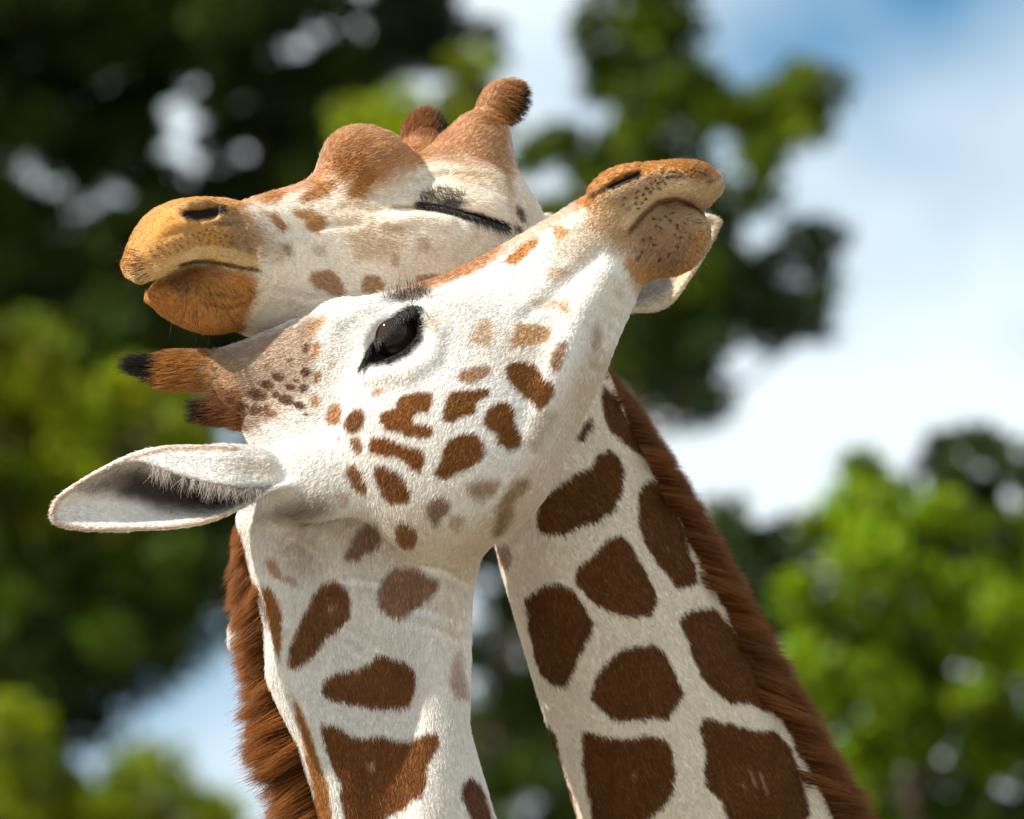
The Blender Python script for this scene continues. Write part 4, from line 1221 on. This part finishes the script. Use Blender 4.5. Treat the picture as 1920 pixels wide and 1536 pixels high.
keepA = lambda c: gone(c, [(738, 632, 52, 30, -43), (1178, 336, 18, 5, -28)])
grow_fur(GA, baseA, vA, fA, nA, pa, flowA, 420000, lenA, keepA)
# eyeball
def eyeball(parent, base, c, r, axis_tilt):
    n, m = 40, 24
    v, f = [], []
    for j in range(m + 1):
        th = math.pi * j / m
        for i in range(n):
            ph = 2 * math.pi * i / n
            bulge = 1.0 + .10 * math.exp(-(th / .55) ** 2)
            v.append((r * math.sin(th) * math.cos(ph) * bulge, -r * math.cos(th) * bulge, r * math.sin(th) * math.sin(ph) * bulge))
    for j in range(m):
        for i in range(n):
            f.append((j * n + i, (j + 1) * n + i, (j + 1) * n + (i + 1) % n, j * n + (i + 1) % n))
    v = np.array(v)
    C = np.zeros((len(v), 3)) + np.array([.010, .007, .006])
    rr = np.hypot(v[:, 0] * .9 + v[:, 2] * .35, v[:, 2]) / r
    iris = (rr < .62)
    C[iris] = (.030, .014, .008)
    a = radians(35)
    pu = np.abs(v[:, 0] * math.cos(a) + v[:, 2] * math.sin(a)) / (r * .42); pw = np.abs(-v[:, 0] * math.sin(a) + v[:, 2] * math.cos(a)) / (r * .22)
    C[(pu ** 2 + pw ** 2) < 1] = (.004, .003, .004)
    ob = new_mesh('eye', to_world(v + c), np.array(f), M_EYE, parent, base, C)
    return ob
M_EYE = attr_mat('wet_eye', 0.03, 0.35)
M_EYE.node_tree.nodes['Principled BSDF'].inputs['Coat Weight'].default_value = 0.0
M_EYE.node_tree.nodes['Principled BSDF'].inputs['Coat Roughness'].default_value = 0.02
eyeball(GA, baseA, P(741, 630, eyeYA) + np.array([0, .040, 0]), .0355, 0)
# lashes of the open eye
q, t = along([(676, 686), (697, 645), (730, 603), (772, 572), (790, 574)], 420)
rts = on(FA, q) + np.array([0, -.002, 0])
d = np.stack([.25 - .6 * (t < .3), np.full(len(t), -.75), -.62 + .3 * t], 1)
hair_lines('eyelashes', GA, baseA, rts, d, .013 * rng.uniform(.6, 1.2, len(t)), (.012, .010, .010), .00042, droop=(.1, 0, -.5))
q = scatter_poly([(715, 560), (760, 542), (805, 545), (810, 562), (770, 570)], 200)
d = np.tile([.05, -.55, .8], (len(q), 1))
hair_lines('brow_hair', GA, baseA, on(FA, q), d, .024 * rng.uniform(.3, 1.2, len(q)), (.05, .038, .03), .00024, droop=(-.15, 0, .1), jitter=.28)
# whiskers
q = [p for p in dotsA] + scatter_poly([(1290, 400), (1318, 420), (1300, 490), (1250, 520), (1270, 440)], 40) + scatter_poly([(1290, 312), (1325, 318), (1338, 350), (1300, 335)], 40)
rts = on(FA, q)
pxq = np.array(q)
d = np.stack([(pxq[:, 0] - 1235) / 90, np.full(len(q), -.45), -(pxq[:, 1] - 405) / 130], 1)
hair_lines('whiskers', GA, baseA, rts, d, np.where(np.arange(len(q)) < len(dotsA), .010, .024) * rng.uniform(.4, 1.5, len(q)), (.035, .028, .022), .00027, curl=.15)
# horn tufts
px, py = to_px(vA)
cA = lambda r: np.where((to_px(r)[0] < 296 + rng.normal(0, 12, len(r)))[:, None], np.array([.014, .011, .010]), np.array([.46, .20, .05]) * rng.uniform(.4, 1.3, (len(r), 1)))
tuft(GA, baseA, vA, fA, nA, (px < 352 + 62 * rng.random(len(px))) & (px > 262) & (py > 640) & (py < 745) & (vA[:, 1] < .14), (-.95, .02, -.12), 3600, .014, cA, lift=.08)
tuft(GA, baseA, vA, fA, nA, (px < 304) & (px > 262) & (py > 650) & (py < 735) & (vA[:, 1] < .14), (-.98, .02, .12), 900, .032, lambda r: np.tile([.013, .011, .011], (len(r), 1)), lift=-.25)
cA2 = lambda r: np.where((to_px(r)[0] < 392 + rng.normal(0, 10, len(r)))[:, None], np.array([.014, .011, .010]), np.array([.22, .09, .03]) * rng.uniform(.5, 1.3, (len(r), 1)))
tuft(GA, baseA, vA, fA, nA, (px < 462) & (px > 368) & (py > 730) & (py < 808) & (vA[:, 1] > .13), (-.97, .02, -.05), 2200, .014, cA2, lift=.10)
# long pale hair inside the ear
q = [(x, y) for x, y in along([(285, 868), (330, 890), (400, 906), (470, 916), (515, 910)], 700)[0]]
rts = on(FA, q) + np.array([0, .001, 0])
d = np.tile([-.05, .25, -1.0], (len(q), 1))
hair_lines('ear_hair', GA, baseA, rts, d, .020 * rng.uniform(.5, 1.3, len(q)), (.60, .54, .50), .00022, jitter=.35)
# mane
edgeA = [(448, 962), (466, 1040), (486, 1105), (508, 1185), (526, 1262), (547, 1322), (570, 1388), (592, 1455), (615, 1540), (640, 1620)]
mane(GA, baseA, edgeA, [.06, .062, .065, .07, .072, .075, .078, .08, .085, .09], [46, 72, 88, 92, 106, 114, 126, 122, 130, 134],
     [(-.55, .75), (-.62, .70), (-.75, .6), (-.8, .5), (-.85, .42), (-.88, .34), (-.9, .34), (-.9, .40), (-.88, .45), (-.88, .45)],
     52000, (.50, .19, .036), (.09, .030, .010), .020, 300, 12, .40, .24)

# ---- sleepy giraffe
baseB = (1.2, 9.9, 0.0)
GB = make_giraffe('giraffe with a shut eye and orange forehead, its head behind the raised muzzle', baseB)
nB = vnormals(vB, fB)
wB = to_world(vB)
nr = []
for (tp, bt, Y, rl) in [((1585, 1590), (1140, 1710), .29, .085), ((1610, 1640), (1150, 1750), .29, .10), ((1665, 1720), (1180, 1860), .31, .12), ((1760, 1900), (1230, 2040), .39, .135)]:
    a_, b_ = to_world(P(*tp, Y)), to_world(P(*bt, Y))
    nr.append(((a_ + b_) / 2, (a_ - b_) / 2 * .88, rl))
nr += [(np.array([.62, 9.62, 2.55]), np.array([.24, .1, .1]), .17)]
lbv, lbf, lbc = whole_body(baseB, (.85, 9.75, 2.2), (1.75, 10.4, 1.9), nr, [(.78, 9.9, 0), (.98, 9.6, 0), (1.6, 10.55, 0), (1.85, 10.2, 0)], 4, WHITE_B, DARKB)
VB, FBc, CB = join(wB, fB, pb(vB), lbv, lbf, lbc)
new_mesh('body', VB, FBc, M_SKIN, GB, baseB, CB)
lenB = length_map(.0088, [(600, 480, 240, 160, .0055), (320, 450, 120, 100, .0034), (400, 580, 90, 60, .0050), (700, 300, 130, 60, .011), (850, 400, 120, 60, .0052), (1250, 500, 120, 90, .0032), (930, 210, 50, 60, .011)])
keepB = lambda c: gone(c, [(385, 399, 28, 8, -10)])
grow_fur(GB, baseB, vB, fB, nB, pb, flowB, 380000, lenB, keepB)
q, t = along([(782, 384), (815, 386), (850, 394), (900, 408), (930, 418), (948, 424)], 520)
rts = on(FB, q) + np.array([0, -.002, 0])
d = np.stack([-.2 + .9 * t, np.full(len(t), -.35), np.full(len(t), -.75)], 1)
hair_lines('eyelashes', GB, baseB, rts, d, .012 * (.45 + .9 * t) * rng.uniform(.4, 1.3, len(t)), (.014, .011, .010), .00032, droop=(.2, 0, -.4), jitter=.25)
q = scatter_poly([(785, 366), (830, 350), (875, 366), (862, 385), (795, 386)], 220)
hair_lines('brow_hair', GB, baseB, on(FB, q), np.tile([-.2, -.32, .7], (len(q), 1)), .013 * rng.uniform(.3, 1.2, len(q)), (.08, .06, .045), .0003, jitter=.3)
q = dotsB + scatter_poly([(240, 480), (262, 462), (285, 520), (260, 528)], 60) + scatter_poly([(300, 560), (330, 530), (440, 530), (450, 600), (390, 622), (340, 595)], 60)
pxq = np.array(q)
d = np.stack([(pxq[:, 0] - 365) / 130, np.full(len(q), -.75), -(pxq[:, 1] - 490) / 110], 1)
hair_lines('whiskers', GB, baseB, on(FB, q), d, np.where(np.arange(len(q)) < len(dotsB), .007, .026) * rng.uniform(.4, 1.5, len(q)), (.035, .025, .02), .00027, curl=.15)
px, py = to_px(vB)
near = (vB[:, 1] < .335)
cB = lambda r: np.where((to_px(r)[0] + (to_px(r)[1] - 190) * .3 > 966 + rng.normal(0, 8, len(r)))[:, None], np.array([.014, .010, .009]), np.array([.42, .18, .05]) * rng.uniform(.5, 1.3, (len(r), 1)))
tuft(GB, baseB, vB, fB, nB, (px > 890) & (py < 232) & near, (.72, .1, -.25), 2600, .010, cB, lift=.25)
cB2 = lambda r: np.where((to_px(r)[0] > 815 + rng.normal(0, 10, len(r)))[:, None], np.array([.03, .018, .014]), np.array([.25, .095, .03]) * rng.uniform(.6, 1.3, (len(r), 1)))
tuft(GB, baseB, vB, fB, nB, (px > 745) & (px < 845) & (py < 262) & ~near, (.35, .1, .8), 2000, .008, cB2, lift=.3)
edgeB = [(1118, 680), (1160, 735), (1200, 795), (1236, 872), (1288, 985), (1336, 1090), (1405, 1225), (1478, 1375), (1545, 1505), (1620, 1640)]
mane(GB, baseB, edgeB, [.325, .315, .305, .312, .33, .335, .336, .342, .345, .35], [36, 44, 52, 66, 84, 92, 100, 112, 122, 126],
     [(.9, -.2), (.92, -.1), (.94, .0), (.95, .05), (.95, .08), (.95, .08), (.95, .1), (.95, .1), (.95, .1), (.95, .1)],
     52000, (.34, .125, .027), (.07, .024, .008), .018, 700, -20, .25, .10)
print('giraffes', _t.time() - t0)

# ------------------------------------------------------------------ trees behind
def leaf_mat(name, trans, spec):
    m, nt, b = mat_new(name)
    a = nt.nodes.new('ShaderNodeAttribute'); a.attribute_name = 'col'
    b.inputs['Roughness'].default_value = 0.5
    b.inputs['Specular IOR Level'].default_value = spec
    nt.links.new(a.outputs['Color'], b.inputs['Base Color'])
    t = nt.nodes.new('ShaderNodeBsdfTranslucent')
    hs = nt.nodes.new('ShaderNodeHueSaturation'); hs.inputs['Value'].default_value = 1.25; hs.inputs['Hue'].default_value = 0.485
    nt.links.new(a.outputs['Color'], hs.inputs['Color']); nt.links.new(hs.outputs['Color'], t.inputs['Color'])
    mx = nt.nodes.new('ShaderNodeMixShader'); mx.inputs[0].default_value = trans
    nt.links.new(b.outputs[0], mx.inputs[1]); nt.links.new(t.outputs[0], mx.inputs[2])
    nt.links.new(mx.outputs[0], nt.nodes['Material Output'].inputs['Surface'])
    return m
M_LEAF = leaf_mat('broad_leaves', 0.35, 0.14)
M_NEEDLE = leaf_mat('conifer_needles', 0.12, 0.05)
def bark_mat():
    m, nt, b = mat_new('bark')
    n = nt.nodes.new('ShaderNodeTexNoise'); n.inputs['Scale'].default_value = 14; n.inputs['Detail'].default_value = 7
    r = nt.nodes.new('ShaderNodeValToRGB')
    r.color_ramp.elements[0].color = (.05, .036, .026, 1); r.color_ramp.elements[1].color = (.17, .125, .09, 1)
    nt.links.new(n.outputs['Fac'], r.inputs['Fac']); nt.links.new(r.outputs['Color'], b.inputs['Base Color'])
    bp = nt.nodes.new('ShaderNodeBump'); bp.inputs['Strength'].default_value = .6
    nt.links.new(n.outputs['Fac'], bp.inputs['Height']); nt.links.new(bp.outputs['Normal'], b.inputs['Normal'])
    b.inputs['Roughness'].default_value = .9
    return m
M_BARK = bark_mat()

def W(px, py, d):
    return CAM + d * (FWD + (px - 960) / PXM / DIST * RIGHT + (768 - py) / PXM / DIST * UP)

def tube(points, radii, n=8):
    points = np.asarray(points, float)
    v, f = [], []
    for i, p in enumerate(points):
        a = norm(points[min(i + 1, len(points) - 1)] - points[max(i - 1, 0)])
        u = norm(np.cross(a, (0.3, 1, 0.1))); w = np.cross(a, u)
        for j in range(n):
            t = 2 * math.pi * j / n
            v.append(p + radii[i] * (u * math.cos(t) + w * math.sin(t)))
    for i in range(len(points) - 1):
        for j in range(n):
            f.append((i * n + j, i * n + (j + 1) % n, (i + 1) * n + (j + 1) % n, (i + 1) * n + j))
    return np.array(v), np.array(f)

DENS = 2.6
def tree(name, label, d, polys, holes, gap, rpx, per, leaf, aspect, tones, mat, trunk_px, dj=1.2, seed=0, trunk_r=.22, group='trees behind the giraffes', extra=None):
    """crown of leaf clumps inside outline polygons (pixels at distance d), with a trunk and limbs"""
    gap = gap * .66
    r = np.random.default_rng(seed)
    ppm = PXM * DIST / d
    cl = []
    for poly, tone in polys:
        p = np.array(poly, float)
        xs = np.arange(p[:, 0].min(), p[:, 0].max() + gap, gap); ys = np.arange(p[:, 1].min(), p[:, 1].max() + gap, gap)
        g = np.stack(np.meshgrid(xs, ys), -1).reshape(-1, 2) + r.uniform(-.5, .5, (len(xs) * len(ys), 2)) * gap
        sd_ = poly_sd(g[:, 0], g[:, 1], poly)
        for q, s_ in zip(g, sd_):
            if s_ > -rpx * .25:
                continue
            if any(((q[0] - h[0]) / (h[2] + rpx * .3)) ** 2 + ((q[1] - h[1]) / (h[3] + rpx * .3)) ** 2 < 1 for h in holes):
                continue
            cl.append((q[0], q[1], d + r.uniform(-dj, dj), rpx * r.uniform(.6, 1.25) / ppm, tone))
    for e in (extra or []):
        cl.append((e[0], e[1], d + r.uniform(-dj, dj) * .6, e[2] / ppm, e[3]))
    P_, A_, B_, C_ = [], [], [], []
    cents = []
    for (x, y, dd, rad, tone) in cl:
        c = W(x, y, dd); cents.append(c)
        n = int(per * DENS * (rad / .25) ** 2) + 60
        q = r.normal(0, 1, (n, 3)); q /= np.linalg.norm(q, axis=1, keepdims=True)
        q *= (rad * r.random(n) ** .45)[:, None]
        q[:, 2] *= .8
        a = r.normal(0, 1, (n, 3)); a /= np.linalg.norm(a, axis=1, keepdims=True)
        b = np.cross(a, r.normal(0, 1, (n, 3))); b /= np.linalg.norm(b, axis=1, keepdims=True)
        s = leaf * r.uniform(.6, 1.3, n)
        P_.append(c + q); A_.append(a * s[:, None]); B_.append(b * (s * aspect)[:, None])
        t = np.array(tones[tone])
        cc = t * (1 + r.normal(0, .22, (n, 1))) * r.uniform(.3, 1.5) * (1 + r.normal(0, .10, (n, 3)))
        C_.append(cc)
    Pn, An, Bn, Cn = (np.concatenate(z) for z in (P_, A_, B_, C_))
    v = np.stack([Pn - An * .5, Pn + Bn * .5, Pn + An * .5, Pn - Bn * .5], 1).reshape(-1, 3)
    f = np.arange(len(v)).reshape(-1, 4)
    cents = np.array(cents)
    base = W(trunk_px, 768, d); base = np.array([base[0], base[1] + .2, 0.0])
    e = bpy.data.objects.new(name, None); e.location = base
    e['label'] = label; e['category'] = 'tree'; e['group'] = group
    col.objects.link(e)
    new_mesh('crown', v, f, mat, e, base, np.repeat(Cn, 4, 0), smooth=False)
    top = cents[:, 2].max()
    tp = [base + np.array([math.sin(k * 1.7 + seed) * .15 * (k > 0), math.cos(k * 1.3) * .12 * (k > 0), top * k / 7 * .96]) for k in range(8)]
    tv, tf = tube(tp, [trunk_r * (1.25 if k == 0 else 1) * (1 - k / 8.2) for k in range(8)], 10)
    for k in r.choice(len(cents), min(14, len(cents)), replace=False):
        c = cents[k]
        if np.hypot(*(c - base)[:2]) > 1.8:
            continue
        z = max(c[2] - .08 * np.hypot(*(c - base)[:2]) - .1, .8)
        i = min(int(z / (top * .96) * 7), 6)
        st = tp[i] + (tp[i + 1] - tp[i]) * min(max((z - tp[i][2]) / (tp[i + 1][2] - tp[i][2]), 0), 1)
        md = st * .5 + c * .5 + np.array([0, 0, -.12])
        lv, lf = tube([st, md, c], [trunk_r * .13, trunk_r * .08, trunk_r * .03], 6)
        tf = np.concatenate([tf, lf + len(tv)]); tv = np.concatenate([tv, lv])
    new_mesh('trunk', tv, tf, M_BARK, e, base)
    return e

G_DARK = [(.026, .042, .006), (.085, .100, .010), (.016, .026, .010)]
G_LIT = [(.165, .215, .004), (.055, .095, .005), (.27, .30, .004)]
tree('conifer_tree', 'tall dark conifer filling the space above the closed-eye giraffe and its ear side', 36,
     [([(-350, -450), (690, -450), (700, 20), (730, 120), (720, 200), (650, 250), (600, 420), (470, 560), (300, 640), (-350, 640)], 0),
      ([(700, -300), (860, -300), (880, 90), (830, 190), (730, 150), (690, 30)], 2)],
     [(345, 285, 30, 82), (75, 332, 34, 34), (585, 72, 36, 42), (355, 150, 16, 28), (690, 30, 16, 40), (205, 320, 16, 18)], 72, 64, 150, .085, .4, G_DARK, M_NEEDLE, 720, dj=1.8, seed=1, trunk_r=.3,
     extra=[(160, 60, 70, 1), (60, 30, 70, 1), (210, 20, 60, 1), (270, 190, 40, 1), (920, 60, 34, 2), (930, 110, 26, 2)])  # olive clumps painted paler, as if sunlit
tree('conifer_tree', 'dark conifer standing behind the yellow green tree, sky breaking below it', 41,
     [([(-350, 560), (520, 540), (560, 700), (600, 900), (560, 1120), (480, 1200), (430, 1240), (340, 1250), (280, 1330), (230, 1280), (190, 1400), (120, 1340), (60, 1440), (-350, 1450)], 0)],
     [(430, 815, 34, 30), (20, 640, 20, 30), (400, 1160, 26, 36)], 84, 76, 130, .09, .45, G_DARK, M_NEEDLE, 720, dj=1.4, seed=2, trunk_r=.28)
tree('leafy_tree', 'sunlit yellow green tree beside the outstretched ear', 28,
     [([(-300, 600), (60, 570), (120, 640), (110, 720), (200, 690), (300, 720), (400, 760), (420, 860), (330, 960), (200, 1010), (-300, 1000)], 0),
      ([(130, 600), (240, 540), (300, 580), (280, 650), (170, 660)], 1),
      ([(-300, 1000), (260, 980), (420, 1010), (410, 1150), (300, 1230), (150, 1200), (-300, 1250)], 1)],
     [(150, 680, 30, 30), (20, 850, 22, 34), (250, 830, 24, 24)], 78, 62, 90, .075, .55, G_LIT, M_LEAF, -150, dj=.9, seed=3,
     extra=[(60, 640, 60, 2), (40, 780, 60, 2), (230, 730, 40, 2), (330, 790, 40, 2), (120, 870, 60, 2), (240, 620, 36, 1)])
tree('leafy_tree', 'bright low tree top poking into the sky gap beside the red mane', 34,
     [([(-200, 1290), (70, 1300), (110, 1380), (160, 1480), (230, 1400), (300, 1350), (345, 1410), (340, 1470), (430, 1500), (500, 1640), (-200, 1700)], 0)],
     [(200, 1400, 26, 36)], 60, 50, 90, .07, .55, G_LIT, M_LEAF, 740, dj=.7, seed=4)
tree('leafy_tree', 'light green tree glimpsed behind the horns of the closed-eye giraffe', 31,
     [([(620, 210), (720, 180), (800, 200), (850, 100), (905, 90), (950, 150), (960, 260), (940, 340), (700, 330), (620, 280)], 0)],
     [], 62, 52, 110, .075, .5, G_LIT, M_LEAF, 800, dj=.8, seed=5)
tree('pine_tree', 'open branched pine with rounded clumps against the cloudy sky', 30,
     [([(1080, 60), (1130, -260), (1290, -260), (1300, 40), (1330, 130), (1310, 200), (1200, 240), (1110, 160)], 1),
      ([(1170, 190), (1330, 150), (1420, 165), (1500, 110), (1565, 150), (1575, 220), (1530, 270), (1440, 280), (1300, 290), (1180, 280)], 0),
      ([(950, 260), (1040, 240), (1180, 250), (1440, 270), (1450, 400), (1380, 440), (1390, 520), (1330, 590), (1270, 640), (1260, 740), (1150, 740), (1060, 600), (960, 440)], 1),
      ([(1330, 470), (1400, 440), (1470, 455), (1530, 370), (1575, 420), (1565, 540), (1545, 620), (1480, 660), (1400, 640), (1330, 600)], 3),
      ([(1200, 600), (1330, 590), (1370, 680), (1360, 800), (1300, 830), (1240, 790), (1200, 740)], 3)],
     [(1060, 180, 34, 40), (1150, 205, 22, 22), (1030, 350, 26, 26), (1490, 520, 14, 14), (1370, 345, 20, 26), (1180, 640, 20, 30), (980, 230, 30, 20)], 60, 48, 120, .07, .42,
     [(.125, .175, .004), (.062, .095, .005), (.17, .20, .005), (.026, .046, .012)], M_NEEDLE, 1210, dj=.9, seed=6, trunk_r=.17,
     extra=[(1500, 160, 40, 0), (1250, 190, 50, 2), (1180, 230, 40, 2), (1530, 210, 40, 1)])
tree('conifer_tree', 'dark tree in the gap between the two necks', 38,
     [([(780, 950), (1080, 900), (1150, 1250), (840, 1260)], 0), ([(840, 1260), (1080, 1240), (1120, 1650), (840, 1650)], 3)],
     [(890, 1130, 26, 34), (930, 1080, 20, 24)], 78, 66, 130, .085, .45, [G_DARK[0], G_DARK[1], G_DARK[2], (.075, .115, .016)], M_NEEDLE, 960, dj=1.2, seed=7, trunk_r=.26)
tree('leafy_tree', 'bright green broadleaf tree below the clouds behind the bristly dark mane', 26,
     [([(1500, 960), (1580, 880), (1650, 820), (1700, 880), (1760, 900), (1790, 960), (1900, 930), (2150, 900), (2150, 1500), (1800, 1440), (1560, 1500), (1480, 1300), (1460, 1080)], 0),
      ([(1720, 860), (1775, 770), (1830, 780), (1900, 850), (2150, 860), (2150, 960), (1850, 950), (1760, 930)], 3),
      ([(1310, 960), (1390, 930), (1440, 1000), (1510, 970), (1520, 1100), (1480, 1240), (1400, 1160), (1340, 1060)], 3),
      ([(1460, 1250), (1600, 1400), (1800, 1430), (2150, 1480), (2150, 1750), (1500, 1750)], 1)],
     [(1800, 1025, 18, 18), (1545, 1090, 22, 28), (1770, 1225, 18, 18), (1900, 1480, 22, 22), (1705, 1490, 24, 20), (1800, 850, 14, 16), (1880, 930, 22, 14)], 66, 56, 110, .065, .6,
     [(.150, .235, .005), (.055, .100, .005), (.25, .30, .006), (.026, .048, .008)], M_LEAF, 1750, dj=1.0, seed=8,
     extra=[(1660, 1080, 50, 2), (1850, 1120, 50, 2), (1700, 1320, 40, 2), (1830, 1300, 40, 2), (1620, 960, 50, 2)])
print('all', _t.time() - t0)
